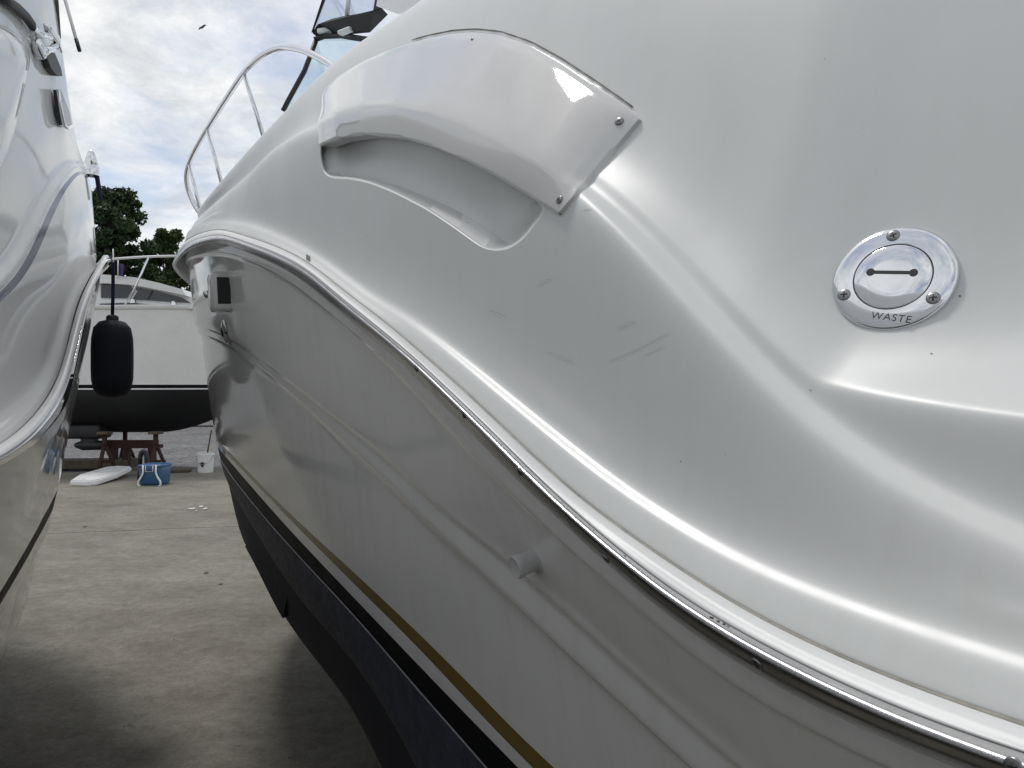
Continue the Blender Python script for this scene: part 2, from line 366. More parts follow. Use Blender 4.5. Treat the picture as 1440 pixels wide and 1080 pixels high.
    def frame(S, u, v, h=0):
        p, n = S.place(u, v, h); ci, wi = S.inv(u, v); t = S.ev(ci-1, wi)-S.ev(ci+1, wi); t = t-n*np.dot(t, n); t /= np.linalg.norm(t)
        if np.dot(t, (1, -.3, 0)) < 0: t = -t
        b = np.cross(n, t)
        if b[2] < 0: b = -b
        return Vector(p), Vector(n), Vector(t), Vector(b)
    def part(S, name, r0, r1, material, root, mirror=True, hole=None):
        j0, j1 = S.byname[r0]*S.sub, S.byname[r1]*S.sub
        G = S.G[:, j0:j1+1]; a, b = G.shape[:2]; V = list(map(tuple, G.reshape(-1, 3)))
        F_ = []; ids = lambda i, j: i*b+j
        skip = set()
        if hole is not None:
            pl = hole['ci']; c0, c1 = int(min(p[0] for p in pl))-3, int(max(p[0] for p in pl))+4
            w0, w1 = int(min(p[1] for p in pl))-2-j0, int(max(p[1] for p in pl))+3-j0
            w0 = max(w0, 0); w1 = min(w1, b-1)
            pts = []; gid = []; hp = np.array([(p[0], p[1]-j0) for p in pl])
            for p in hp: pts.append(Vector(p)); gid.append(-1)
            ne = len(hp)
            for i in range(c0, c1+1):
                for j in range(w0, w1+1):
                    edge = i in (c0, c1) or j in (w0, w1)
                    seg = hp; nx = np.roll(hp, -1, 0); d_ = nx-seg; tt = np.clip(((i-seg[:, 0])*d_[:, 0]+(j-seg[:, 1])*d_[:, 1])/np.maximum((d_**2).sum(1), 1e-9), 0, 1)
                    q = seg+d_*tt[:, None]; dist = np.sqrt(((q-np.array([i, j]))**2).sum(1)).min()
                    if edge or dist > .45: pts.append(Vector((i, j))); gid.append(ids(i, j))
            vo, eo, fo, ov, oe, of = delaunay_2d_cdt(pts, [(k, (k+1) % ne) for k in range(ne)], [], 0, 1e-6)
            mp = []
            for k, p in enumerate(vo):
                o = ov[k]; gi = next((gid[x] for x in o if gid[x] >= 0), -1)
                if gi >= 0: mp.append(gi)
                else: V.append(tuple(S.ev(p[0], p[1]+j0))); mp.append(len(V)-1)
            def inside(x, y):
                c = False
                for k in range(ne):
                    x1, y1 = hp[k]; x2, y2 = hp[(k+1) % ne]
                    if (y1 > y) != (y2 > y) and x < (x2-x1)*(y-y1)/(y2-y1)+x1: c = not c
                return c
            for f in fo:
                cx = sum(vo[k][0] for k in f)/len(f); cy = sum(vo[k][1] for k in f)/len(f)
                if not inside(cx, cy):
                    q = [mp[k] for k in f]; F_.append(tuple(q[::-1]) if not S.flip else tuple(q))
            # orient the patch like the grid
            skip = {(i, j) for i in range(c0, c1) for j in range(w0, w1)}
            flipfix = []
            for q in F_:
                p0, p1, p2 = (np.array(V[q[0]]), np.array(V[q[1]]), np.array(V[q[2]])); nn = np.cross(p1-p0, p2-p0)
                flipfix.append(q if np.dot(nn, np.array([0, 0, EYE])-p0) > 0 else q[::-1])
            F_ = flipfix
        for i in range(a-1):
            for j in range(b-1):
                if (i, j) in skip: continue
                q = (ids(i, j), ids(i+1, j), ids(i+1, j+1), ids(i, j+1)); F_.append(q[::-1] if S.flip else q)
        if mirror:
            ci = np.unique(np.concatenate([np.arange(0, a, 5), [a-1]])); wi = np.unique(np.concatenate([np.arange(0, b, 3), [b-1]]))
            Gm = S.P.mirror(G[np.ix_(ci, wi)]); base = len(V); V += list(map(tuple, Gm.reshape(-1, 3))); bb = len(wi)
            for i in range(len(ci)-1):
                for j in range(bb-1):
                    q = (base+i*bb+j, base+(i+1)*bb+j, base+(i+1)*bb+j+1, base+i*bb+j+1); F_.append(q if S.flip else q[::-1])
        return mesh(name, V, F_, material, root)

def screw(name, p, n, t, rad, parent, hh=None):
    hh = hh or rad*.35; m = MB(); p = Vector(p); n = Vector(n).normalized(); t = Vector(t)
    m.lathe(p, n, [(rad, -.0005), (rad, hh*.35), (rad*.8, hh*.8), (rad*.45, hh), (0, hh*1.04)], 20, 0)
    b = n.cross(t).normalized(); t = b.cross(n).normalized()
    a = R(random.uniform(10, 70)); t2 = t*math.cos(a)+b*math.sin(a); b2 = n.cross(t2)
    for d in (t2, b2):
        rm = Matrix((d, n.cross(d), n)).transposed(); m.box(p+n*hh*1.02, (rad*1.05, rad*.24, hh*.12), m=1, rot=rm)
    return m.out(name, 'screw', parent, True, ['screw', 'darkslot'])

# ================================================================== THE SETTING
def slab(name, x0, x1, y0, y1, z, material, n=1):
    o = mesh(name, [(x0, y0, z), (x1, y0, z), (x1, y1, z), (x0, y1, z)], [(0, 1, 2, 3)], material); o['kind'] = 'structure'; return o
slab('ground', -900, 900, -900, 900, -.035, 'gravel')
# concrete apron: separate slabs with open joints
apron = bpy.data.objects.new('pavement', None); col.objects.link(apron); apron['kind'] = 'structure'
ys = [-9.0, -3.4, 2.0, 8.75, 15.2]; xs = [-16.0, -8.6, 3.0, 9.0]; rj = Matrix.Rotation(R(13), 3, 'Z'); pj = Vector((-4, 8.75, 0))
for i in range(len(ys)-1):
    for j in range(len(xs)-1):
        m = MB(); g = .022
        m.box(((xs[j]+xs[j+1])/2, (ys[i]+ys[i+1])/2, -.05), (xs[j+1]-xs[j]-g, ys[i+1]-ys[i]-g, .10), bev=.006)
        m.v = [tuple(pj+rj @ (Vector(q)-pj)) for q in m.v]
        m.out('concrete_slab', 'concrete', apron, False)

# ================================================================== THE NEAR CRUISER (its port side fills the picture)
PR = fit_plan(1, 245, lambda ph: (.50*math.sin(R(ph+90)), .50*math.cos(R(ph+90))), 2.1, .055, 1.8, 1.45, -36, -28)
sR = sgrid(PR.tip, [(-3.3, .14), (-1, .08), (-.2, .03), (.2, .0115), (1.0, .0115), (2.2, .017), (4.0, .02), (5, .06), (9, .06)])
fbow = lambda s: 1-.5*np.clip((s-2.5)/1.3, 0, 1)**2*(3-2*np.clip((s-2.5)/1.3, 0, 1))
vA = cv((244, 363), (246, 351), (257, 325), (274, 299), (307, 257), (340, 219), (371, 184), (404, 151), (465, 90), (515, 47), (560, 18), (700, -80), (900, -200), (1150, -310), (1440, -400))
vP = cv((246, 354), (258, 334), (280, 308), (310, 279), (338, 256), (380, 213), (447, 180), (520, 163), (600, 165), (700, 194), (810, 262), (880, 322), (940, 385), (1012, 464), (1057, 507), (1087, 542), (1132, 584), (1177, 621), (1222, 653), (1275, 682), (1350, 719), (1440, 754))
vN = cv((246, 353), (338, 254), (447, 177), (600, 160), (700, 189), (810, 255), (940, 374), (1012, 455), (1057, 500), (1090, 520), (1140, 535), (1200, 548), (1275, 561), (1350, 572), (1440, 582))
vD = cv((245, 354), (261, 331), (285, 318), (308, 314), (344, 318), (380, 331), (417, 349), (453, 371), (489, 398), (525, 425), (561, 446), (588, 463), (616, 484), (653, 513), (690, 544), (727, 575), (760, 602), (824, 655), (889, 704), (961, 750), (1033, 794), (1137, 840), (1209, 867), (1281, 892), (1353, 917), (1440, 943))
vE = cv((245, 359), (258, 342), (275, 331), (308, 323), (344, 332), (417, 360), (489, 414), (561, 470), (597, 502), (634, 534), (671, 568), (708, 603), (745, 639), (817, 704), (889, 757), (961, 806), (1064, 872), (1137, 907), (1209, 939), (1281, 968), (1353, 997), (1440, 1022))
vF = cv((245, 363), (258, 347), (275, 337), (308, 330), (344, 340), (417, 370), (489, 427), (561, 485), (597, 516), (634, 552), (671, 587), (708, 623), (744, 661), (791, 706), (835, 744), (878, 780), (961, 845), (1003, 869), (1082, 914), (1191, 967), (1281, 1010), (1353, 1035), (1440, 1060))
vG = cv((246, 373), (258, 358), (275, 347), (308, 341), (344, 352), (417, 387), (489, 447), (561, 505), (597, 541), (634, 578), (671, 614), (712, 658), (781, 723), (831, 769), (900, 832), (961, 881), (1037, 931), (1101, 968), (1191, 1013), (1281, 1051), (1353, 1082), (1440, 1110))
vH = cv((247, 380), (275, 360), (308, 356), (344, 365), (400, 392), (470, 446), (525, 492), (640, 610), (720, 695), (784, 757), (850, 815), (925, 880), (1008, 952), (1137, 1026), (1231, 1074), (1350, 1125))
vI = cv((250, 452), (275, 458), (300, 466), (325, 478), (381, 517), (435, 559), (561, 660), (600, 698), (744, 816), (889, 948), (1010, 1055), (1100, 1130))
vJ = cv((252, 462), (275, 468), (300, 476), (325, 489), (381, 530), (435, 577), (536, 672), (600, 734), (708, 834), (831, 950), (920, 1030), (970, 1078), (1060, 1160))
vK = cv((290, 600), (305, 618), (324, 637), (369, 684), (413, 727), (502, 809), (591, 893), (680, 982), (724, 1028), (790, 1090), (900, 1190))
vK2 = cv((290, 602), (305, 621), (320, 639), (369, 690), (413, 736), (502, 825), (591, 914), (680, 1009), (751, 1082), (880, 1205))
vL = cv((290, 606), (305, 627), (320, 645), (369, 702), (413, 751), (502, 845), (591, 938), (680, 1030), (733, 1084), (860, 1215))
vL2 = cv((290, 610), (305, 636), (313, 650), (369, 723), (413, 773), (502, 869), (591, 972), (686, 1080), (800, 1215))
vM = cv((290, 614), (305, 645), (313, 662), (351, 729), (413, 825), (502, 931), (547, 998), (590, 1080), (660, 1210))
vQ = cv((300, 625), (307, 645), (324, 715), (369, 806), (409, 880), (458, 945), (502, 1002), (545, 1085), (600, 1200))
cl = lambda k: (lambda s: k*fbow(s))
SR = Surf(PR, sR, 8, 2.8)
dA = lambda s: pchip([-3, -.2, .25, .55, .85, 1.2, 2.0, 2.8, 3.5, 7], [.64, .60, .52, .43, .42, .41, .32, .20, .09, .07], s)
zA = SR.row('tmp', vA, dA); SR.rows.clear(); SR.byname.clear()
SR.row('centre', z=zA+.10, d=1.45)
SR.row('crown', z=zA+.03, d=lambda s: dA(s)+.36)
SR.row('A', z=zA, d=dA)
zN = zat(PR, sR, vN, cl(.115)); zP = zat(PR, sR, vP, cl(.09)); zN = np.maximum(zN, zP+.026)
SR.row('AN', z=zN+(zA-zN)*.55, d=lambda s: .115*fbow(s)+(dA(s)-.115*fbow(s))*pchip([-3, .1, .35, .8, 1.3, 9], [.59, .59, .53, .46, .48, .5], s))
wF = lambda s: np.clip((s-.45)/.20, 0, 1)**2*(3-2*np.clip((s-.45)/.20, 0, 1))      # forward of here the step dies out into one broad flare
mixF = lambda a, b: (lambda s: (a+(b-a)*wF(s))*fbow(s))
SR.row('N00', z=zN+.012+(zA-zN)*.07, d=lambda s: (mixF(.132, .146)(s)+0.2*np.clip(.55-s,0,.6))+(dA(s)-.115*fbow(s))*pchip([-3, .15, .6, 1.2, 9], [.14, .13, .08, .08, .08], s))
SR.row('N0', z=zN+.005, d=lambda s: mixF(.117, .131)(s)+0.05*np.clip(.55-s,0,.6))
SR.row('N1', z=zN-.005, d=lambda s: mixF(.110, .1215)(s)+0.02*np.clip(.55-s,0,.6))
SR.row('P0', z=np.minimum(zat(PR, sR, vP, cl(.105), .010), zN-.008), d=mixF(.105, .1085))
SR.row('P1', vP, cl(.082), dz=-.009)
SR.row('PD', vmix(vP, vD, .5), cl(.0690))
SR.row('D00', vD, cl(.0640), dz=.036)
SR.row('D0', vD, cl(.0568), dz=.0135)
SR.row('Dm', vD, cl(.0468), dz=.002)
SR.row('D1', vD, cl(.0405), dz=-.008)
SR.row('E', vE, cl(.030))
SR.row('E2', vE, .036, dz=-.006)
SR.build()
zE = SR.rows[SR.byname['E']][2]

bx, by = PR.pos(np.array([1.2]), np.array([1.40]))
boat = thing('motor_cruiser', 'large off-white motor cruiser with gold and black waterline stripes and waste deck fitting', 'boat', (float(bx[0]), float(by[0]), 0))

# vent recess opening in the deck side
rec = [(449, 214), (451, 228), (453, 239), (457, 247), (464, 251), (478, 251.5), (493, 252), (520, 258), (553, 271), (575, 282), (598, 294), (620, 308), (642, 323), (657, 334), (671, 344), (682, 350.5), (693, 353), (703, 353), (713, 351), (722, 347), (731, 341), (741, 331), (749, 320), (759, 307), (768, 296),
       (755, 270), (725, 250), (690, 229), (650, 206), (610, 188), (565, 175), (510, 170), (470, 178), (452, 190)]
def dens(pl, n, closed=True):
    P_ = np.array(pl, float); 
    if closed: P_ = np.vstack([P_, P_[:1]])
    L_ = np.concatenate([[0], np.cumsum(np.hypot(*np.diff(P_, axis=0).T))]); q = np.linspace(0, L_[-1], n, endpoint=not closed)
    return np.stack([np.interp(q, L_, P_[:, 0]), np.interp(q, L_, P_[:, 1])], 1)
def loop_smooth(P_, k=2):
    for _ in range(k): P_ = .25*np.roll(P_, 1, 0)+.5*P_+.25*np.roll(P_, -1, 0)
    return P_
recp = loop_smooth(dens(rec, 150), 3)
hole = {'ci': [SR.inv(*p) for p in recp]}
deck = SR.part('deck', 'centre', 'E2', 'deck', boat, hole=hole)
# recess: rolled lip, sloping sill, back panel
tan = np.roll(recp, -1, 0)-np.roll(recp, 1, 0); inn = np.stack([-tan[:, 1], tan[:, 0]], 1); inn /= np.linalg.norm(inn, axis=1, keepdims=True)
cen = recp.mean(0)
if np.sum(inn*(cen-recp)) < 0: inn = -inn
nR = np.array([-math.cos(PR.phi0), math.sin(PR.phi0), .15]); nR /= np.linalg.norm(nR)
rings = []
for off, h in ((0, 0), (1.0, -.0008), (2.2, -.0030), (3.2, -.0070), (3.6, -.0120)):
    rings.append([SR.place(*(recp[k]+inn[k]*off), h, nR)[0] for k in range(len(recp))])
pairs = [((449, 214), (473, 205)), ((453, 239), (474, 236)), ((464, 251), (478, 247)), ((493, 252), (500, 249.5)), ((520, 258), (528, 252.5)), ((553, 271), (560, 261)), ((598, 294), (609, 281)), ((642, 323), (648, 299)), ((671, 344), (680, 320)), ((693, 353), (706, 338)), ((713, 351), (717, 345)), ((731, 341), (728, 338)), ((749, 320), (745, 319)), ((768, 296), (762, 296)),
 ((755, 270), (750, 272)), ((690, 229), (688, 232)), ((610, 188), (608, 191)), ((510, 170), (510, 173)), ((470, 178), (482, 180)), ((452, 190), (474, 192))]
ks = [int(np.argmin(((recp-np.array(a))**2).sum(1))) for a, b in pairs]; kk_ = np.array([k-len(recp) if (i_ == 0 and k > 75) else k for i_, k in enumerate(ks)], float)
inpt = np.array([b for a, b in pairs], float); kx = np.concatenate([kk_, [kk_[0]+len(recp)]]); inx = np.vstack([inpt, inpt[:1]]); qk = np.arange(len(recp)); qk = np.where(qk < kx[0], qk+len(recp), qk)
bp_px = loop_smooth(np.stack([np.interp(qk, kx, inx[:, 0]), np.interp(qk, kx, inx[:, 1])], 1), 2)
rings.append([SR.place(*bp_px[k], -.027, nR)[0] for k in range(len(recp))])
cb = bp_px.mean(0); bq = bp_px+(cb-bp_px)*.012
rings.append([SR.place(*bq[k], -.0285, nR)[0] for k in range(len(recp))])
n = len(recp); V = [p for r in rings for p in r]; Fc = []
for r in range(len(rings)-1):
    for k in range(n): Fc.append((r*n+k, r*n+(k+1) % n, (r+1)*n+(k+1) % n, (r+1)*n+k))
last = [Vector((float(bq[k][0]), float(bq[k][1]))) for k in range(n)]
def inpoly(x, y, pl):
    c = False
    for k in range(len(pl)):
        x1, y1 = pl[k]; x2, y2 = pl[(k+1) % len(pl)]
        if (y1 > y) != (y2 > y) and x < (x2-x1)*(y-y1)/(y2-y1)+x1: c = not c
    return c
gp = [Vector((x, y)) for x in range(480, 765, 9) for y in range(176, 350, 8) if inpoly(x, y, bq+(bq.mean(0)-bq)*.0) and min((x-q[0])**2+(y-q[1])**2 for q in bq) > 16]
vo, eo, fo, ov, oe, of = delaunay_2d_cdt(last+gp, [(k, (k+1) % n) for k in range(n)], [], 1, 1e-6)
b0 = len(V)-n; mpv = {}
for k, p in enumerate(vo):
    src = [x for x in ov[k] if x < n]
    if src: mpv[k] = b0+src[0]
    else:
        # back panel: depth blended from the rim so that it is one smooth sheet
        wgt = np.array([1/((p[0]-q[0])**2+(p[1]-q[1])**2)**1.5 for q in bq]); wgt /= wgt.sum()
        rr_ = float(np.dot(wgt, [np.linalg.norm(np.array(x)-np.array([0, 0, EYE])) for x in rings[-1]])); dr = at(p[0], p[1], 1.0)-Vector((0, 0, EYE)); dr.normalize()
        V.append(np.array([0, 0, EYE])+np.array(dr)*rr_); mpv[k] = len(V)-1
for f in fo: Fc.append(tuple(mpv[k] for k in f))
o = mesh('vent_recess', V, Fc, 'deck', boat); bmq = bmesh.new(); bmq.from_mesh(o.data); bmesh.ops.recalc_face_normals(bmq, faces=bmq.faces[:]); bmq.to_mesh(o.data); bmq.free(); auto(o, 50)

# vent cover: domed panel with a rolled lower lip
top = dens([(449, 150), (452, 132), (460, 121), (474, 108), (492, 96), (515, 83), (543, 70.6), (571, 61), (601, 52.5), (633, 46), (665, 43.5), (702, 47), (745, 61.5), (788, 85), (835, 116), (871, 141), (893, 158), (898, 167)], 90, False)
cre = dens([(447, 172), (474, 156), (510, 146), (557, 143), (600, 150), (651, 168), (702, 193), (756, 226), (795, 252), (826, 252)], 90, False)
bot = dens([(447, 204), (474, 192), (510, 186.5), (564, 191), (608, 204), (651, 222), (694, 244), (731, 266), (767, 288), (785, 299)], 90, False)
nC = np.array([-math.cos(PR.phi0), math.sin(PR.phi0), .30]); nC /= np.linalg.norm(nC)
Vl = []; CAM = np.array([0, 0, EYE])
ts = [(0, x) for x in (0, .015, .04, .08, .14, .22, .32, .44, .56, .68, .80, .90, 1.0)]+[(1, x) for x in (.10, .2, .32, .46, .6, .74, .86, .95, 1.0)]
nr = len(ts)+5; LD = np.zeros((90, len(ts))); LP = np.zeros((90, len(ts), 2))
rl_ = lambda c_: np.array([np.linalg.norm(SR.place(p[0], p[1])[0]-CAM) for p in c_])
rT, rC = smooth(rl_(top), 3), smooth(rl_(cre), 3); n0 = np.array([-math.cos(PR.phi0), math.sin(PR.phi0), 0])
def ray(px): d_ = at(px[0], px[1], 1.0)-Vector(CAM); d_.normalize(); return np.array(d_)
rBd = smooth(rl_(bot), 3); qB = np.array([(rBd[k]-.004/max(.25, -float(np.dot(nC, ray(bot[k])))))*np.dot(ray(bot[k]), n0) for k in range(90)])
rC = np.minimum(rC-.010/np.array([max(.25, -float(np.dot(nC, ray(cre[k])))) for k in range(90)]), np.array([(qB[k]-.015)/np.dot(ray(cre[k]), n0) for k in range(90)]))
rB = np.array([qB[k]/np.dot(ray(bot[k]), n0) for k in range(90)]); rC = smooth(rC, 3)
wr = np.clip((np.arange(90)-66)/23, 0, 1)**2; rCd = smooth(rl_(cre), 3)-.026; rC = rC*(1-wr)+np.minimum(rCd, rC+.02)*wr
for k in range(90):
    ed = min(1, min(k, 89-k)/89/.018)**.5
    for j, (part, t) in enumerate(ts):
        a, b = (top, cre) if part == 0 else (cre, bot); LP[k, j] = a[k]*(1-t)+b[k]*t
        r_ = (rT[k]*(1-t)+rC[k]*t) if part == 0 else (rC[k]*(1-t)+rB[k]*t)
        h = (.001+.006*min(1, t/.08)**.5*(1-t)+.003*math.sin(math.pi*t)) if part == 0 else .0015*math.sin(math.pi*t)
        h = h-.005*(1-ed); LD[k, j] = r_-h/max(.25, -float(np.dot(nC, ray(LP[k, j]))))
for j in range(len(ts)): LD[2:-2, j] = smooth(LD[:, j], 2.0)[2:-2]
for k in range(74, 90):
    w_ = ((k-73)/16)**1.5
    for j in range(len(ts)):
        px = LP[k, j]; rdk = float(np.linalg.norm(SR.place(px[0], px[1])[0]-CAM)); LD[k, j] = LD[k, j]*(1-w_)+(rdk-.009)*w_
for k in range(90):
    tmp = LD[k].copy(); LD[k, 3:-1] = smooth(tmp, .8)[3:-1]
    for j in range(len(ts)):
        dr = at(LP[k, j][0], LP[k, j][1], 1.0)-Vector(CAM); dr.normalize(); Vl.append(CAM+np.array(dr)*LD[k, j])
    pe = np.array(Vl[-1]); dn = np.array([0, 0, -1.])
    Vl += [pe-nC*.003+dn*.0022, pe-nC*.007+dn*.0020, pe-nC*.012+dn*.0008, pe-nC*.022+dn*-.002, pe-nC*.034+dn*-.004]
Fl = [(k*nr+j, k*nr+j+1, (k+1)*nr+j+1, (k+1)*nr+j) for k in range(89) for j in range(nr-1)]
# side walls down to the deck
for kk in (0, 89):
    base = len(Vl)
    for j in range(len(ts)):
        q = np.array(Vl[kk*nr+j]); part, t = ts[j]; a, b = (top, cre) if part == 0 else (cre, bot); px = a[kk]*(1-t)+b[kk]*t; Vl.append(q-nC*.03)
    for j in range(len(ts)-1):
        q = (kk*nr+j, base+j, base+j+1, kk*nr+j+1); Fl.append(q if kk == 0 else q[::-1])
base = len(Vl)
for k in range(90): Vl.append(np.array(Vl[k*nr])-nC*.014)
for k in range(89): Fl.append((k*nr, (k+1)*nr, base+k+1, base+k))
lid = mesh('vent_cover', Vl, Fl, 'lid', boat)
bmx = bmesh.new(); bmx.from_mesh(lid.data); bmesh.ops.recalc_face_normals(bmx, faces=bmx.faces[:]); bmx.to_mesh(lid.data); bmx.free(); auto(lid, 55)
def onlid(u, v):
    d2 = (LP[..., 0]-u)**2+(LP[..., 1]-v)**2; k, j = np.unravel_index(int(np.argmin(d2)), d2.shape); k = min(max(k, 1), 88); j = min(max(j, 1), len(ts)-2)
    P_ = lambda a, b: Vector(Vl[a*nr+b]); n_ = (P_(k+1, j)-P_(k-1, j)).cross(P_(k, j+1)-P_(k, j-1)).normalized()
    if n_.dot(Vector(nC)) < 0: n_ = -n_
    dr = at(u, v, 1.0)-Vector(CAM); q0 = P_(k, j); tt = (q0-Vector(CAM)).dot(n_)/dr.dot(n_); return Vector(CAM)+dr*tt, n_
for (u, v, r_) in ((871, 171, .0062), (787, 281, .0055), (664, 55, .003)):
    p, nn = onlid(u, v); screw('screw', p+nn*.0006, nn, (1, 0, 0), r_, lid)
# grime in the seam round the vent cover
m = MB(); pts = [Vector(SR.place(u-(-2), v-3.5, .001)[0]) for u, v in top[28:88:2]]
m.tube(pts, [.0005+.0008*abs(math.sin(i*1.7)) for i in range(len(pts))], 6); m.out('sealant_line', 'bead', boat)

# rub rail: white insert over stainless strip
RS = Surf(PR, sR, 5, mono=False)
RS.row('a', vE, .030); RS.row('b', vE, .006, dz=-.0008); RS.row('c', vmix(vE, vF, .30), -.010); RS.row('d', vmix(vE, vF, .65), -.0165); RS.row('F', vF, -.020, dz=.0012); RS.row('F2', vF, -.014, dz=-.001); RS.build()
RS.part('rail_insert', 'a', 'F2', 'insert', boat)
zF = zat(PR, sR, vF, -.02); zG = zat(PR, sR, vG, -.006)
ST = Surf(PR, sR, 6, mono=False)
ST.row('a', vF, -.012, dz=.0008); ST.row('b', vF, -.024, dz=-.0004); ST.row('c', vmix(vF, vG, .22), -.0345); ST.row('d', vmix(vF, vG, .48), -.038); ST.row('e', vmix(vF, vG, .76), -.0345); ST.row('f', vG, -.0265); ST.row('g', vG, -.004, dz=-.002); ST.row('h', vG, .03, dz=-.003); ST.build()
rail = ST.part('rub_rail', 'a', 'h', 'steel', boat); auto(rail, 22)
for (u, v) in ((1064, 934), (852, 786), (730, 663), (652, 583), (585, 518), (1425, 1078)):
    p, nn, t, b = ST.frame(u, v, .0002); screw('screw', p, nn, t, .0052, rail, .0012)
BD = Surf(PR, sR, 3); BD.row('a', z=zE+.0026, d=lambda s: .030*fbow(s)+.0008); BD.row('b', z=zE+.0012, d=lambda s: .030*fbow(s)-.0018); BD.row('c', z=zE-.002, d=lambda s: .030*fbow(s)-.0022); BD.build(); BD.part('caulk_bead', 'a', 'c', 'bead', boat, mirror=False)

# hull below the rail
SH = Surf(PR, sR)
SH.row('G', vG, .016, dz=.004)
SH.row('H0', vH, .018, dz=.003); SH.row('H1', vH, .025, dz=-.003)
SH.row('HI', vmix(vH, vI, .5), .043)
SH.row('I00', vI, .0585, dz=.014); SH.row('I0', vI, .062, dz=.0025); SH.row('I1', vI, .071, dz=-.0025); SH.row('I2', vI, .0725, dz=-.007)
SH.row('J0', vJ, .076, dz=.0025); SH.row('J1', vJ, .086, dz=-.003); SH.row('J2', vJ, .0895, dz=-.014)
bt = lambda a, b: (lambda s: a+(b-a)*np.clip((s-1.5)/1.7, 0, 1)**2*(3-2*np.clip((s-1.5)/1.7, 0, 1)))
SH.row('JK', vmix(vJ, vK, .5), bt(.101, .115))
SH.row('K', vK, bt(.114, .152)); SH.row('K2', vK2, bt(.117, .157)); SH.row('L', vL, bt(.121, .163)); SH.row('L2', vL2, bt(.130, .176))
SH.row('L3', vL2, bt(.128, .174), dz=-.005); SH.row('M', vM, bt(.150, .195)); SH.row('M2', vM, bt(.172, .215), dz=-.012)
SH.row('Q', vQ, bt(.29, .312)); zQ = SH.rows[-1][2]
SH.row('Q2', z=zQ-.10, d=.60); SH.row('keel', z=np.maximum(zQ-.30, .25), d=1.45)
SH.build()
for nm, a, b, mt in (('hull_side', 'G', 'K', 'hull'), ('gold_stripe', 'K', 'K2', 'gold'), ('stripe_gap', 'K2', 'L', 'hull'), ('black_stripe', 'L', 'L2', 'black'), ('chine_edge', 'L2', 'L3', 'edge'), ('chine', 'L3', 'M2', 'chine'), ('bottom', 'M2', 'keel', 'bottom')):
    SH.part(nm, a, b, mt, boat)
# transom closing the stern
pf = np.vstack([SR.G[0], ST.G[0], SH.G[0]]); pm = PR.mirror(pf)
mesh('transom', list(map(tuple, pf))+list(map(tuple, pm[::-1])), [tuple(range(2*len(pf)))], 'hull', boat, False)

# waste deck fitting
p, nn, t, b = SR.frame(1257, 394, 0); p = p+nn*.0028
pL = Vector(SR.place(1171, 393)[0]); pRr = Vector(SR.place(1343, 393)[0]); rad = (pRr-pL).length/2*1.03
pl = MB(); pl.lathe(p, nn, [(rad*1.0, -.012), (rad*1.0, .0012), (rad*.985, .0028), (rad*.95, .0042), (rad*.88, .0050), (rad*.640, .0053), (rad*.633, .0046), (rad*.622, .0040)], 96, xdir=t)
plate = pl.out('deck_fitting', 'chrome', boat); plate['label'] = 'round chrome waste deck fitting'; auto(plate, 60)
mm = MB(); mm.lathe(p, nn, [(rad*.636, .0047), (rad*.618, .0047)], 96, xdir=t); mm.out('seal_ring', 'darkslot', plate)
mm = MB(); mm.lathe(p, nn, [(rad*.620, .0040), (rad*.612, .0052), (rad*.60, .0055), (rad*.3, .0056), (0, .0056)], 96, xdir=t); mm.out('cap', 'chrome', plate)
fx, fy = t, nn.cross(t)
if fy.z < 0: fy = -fy
rm = Matrix((fx, fy, nn)).transposed()
def onp(u, v, h): 
    q = Vector(SR.place(u, v)[0])-p; return p+fx*q.dot(fx)+fy*q.dot(fy)+nn*h
h1, h2 = onp(1227, 388.5, .0057), onp(1287, 389.5, .0057); dx_ = (h2-h1).normalized()
rs = Matrix((dx_, nn.cross(dx_), nn)).transposed()
mm = MB(); mm.box((h1+h2)/2, ((h2-h1).length, rad*.062, .0006), rot=rs)
for q in (h1, h2): mm.lathe(q, nn, [(rad*.07, -.0003), (rad*.07, .0004), (0, .0005)], 24)
mm.out('key_slot', 'darkslot', plate, False)
for (u, v) in ((1258, 331), (1193, 417), (1316, 425)):
    q = onp(u, v, 0)-p; q = p+q.normalized()*rad*.81+nn*.0050; screw('screw', q, nn, fx, rad*.112, plate, .0014)
fc = bpy.data.curves.new('lettering', 'FONT'); fc.body = 'WASTE'; fc.align_x = 'CENTER'; fc.align_y = 'CENTER'; fc.size = 1; fc.extrude = .012; fc.space_character = 1.12
fo_ = bpy.data.objects.new('tmp_text', fc); col.objects.link(fo_); bpy.context.view_layer.update()
me = bpy.data.meshes.new_from_object(fo_.evaluated_get(bpy.context.evaluated_depsgraph_get())); bpy.data.objects.remove(fo_)
tc0 = (onp(1228, 447, 0)+onp(1282, 452, 0))/2-p; tdir = (onp(1282, 453, 0)-onp(1228, 447, 0)).normalized(); tc0 = p+tc0.normalized()*rad*.795+nn*.0051; ta, tb = tc0-tdir*rad*.32, tc0+tdir*rad*.32; sx = (tb-ta).length/ max(1e-6, max(v.co.x for v in me.vertices)-min(v.co.x for v in me.vertices)); tx = (tb-ta).normalized()
rt = Matrix((tx, nn.cross(tx), nn)).transposed(); ctr = (ta+tb)/2
mesh('lettering', [ctr+rt @ Vector((v.co.x*sx, v.co.y*sx, v.co.z*sx)) for v in me.vertices], [tuple(f.vertices) for f in me.polygons], 'darkslot', plate, False)
bpy.data.meshes.remove(me)

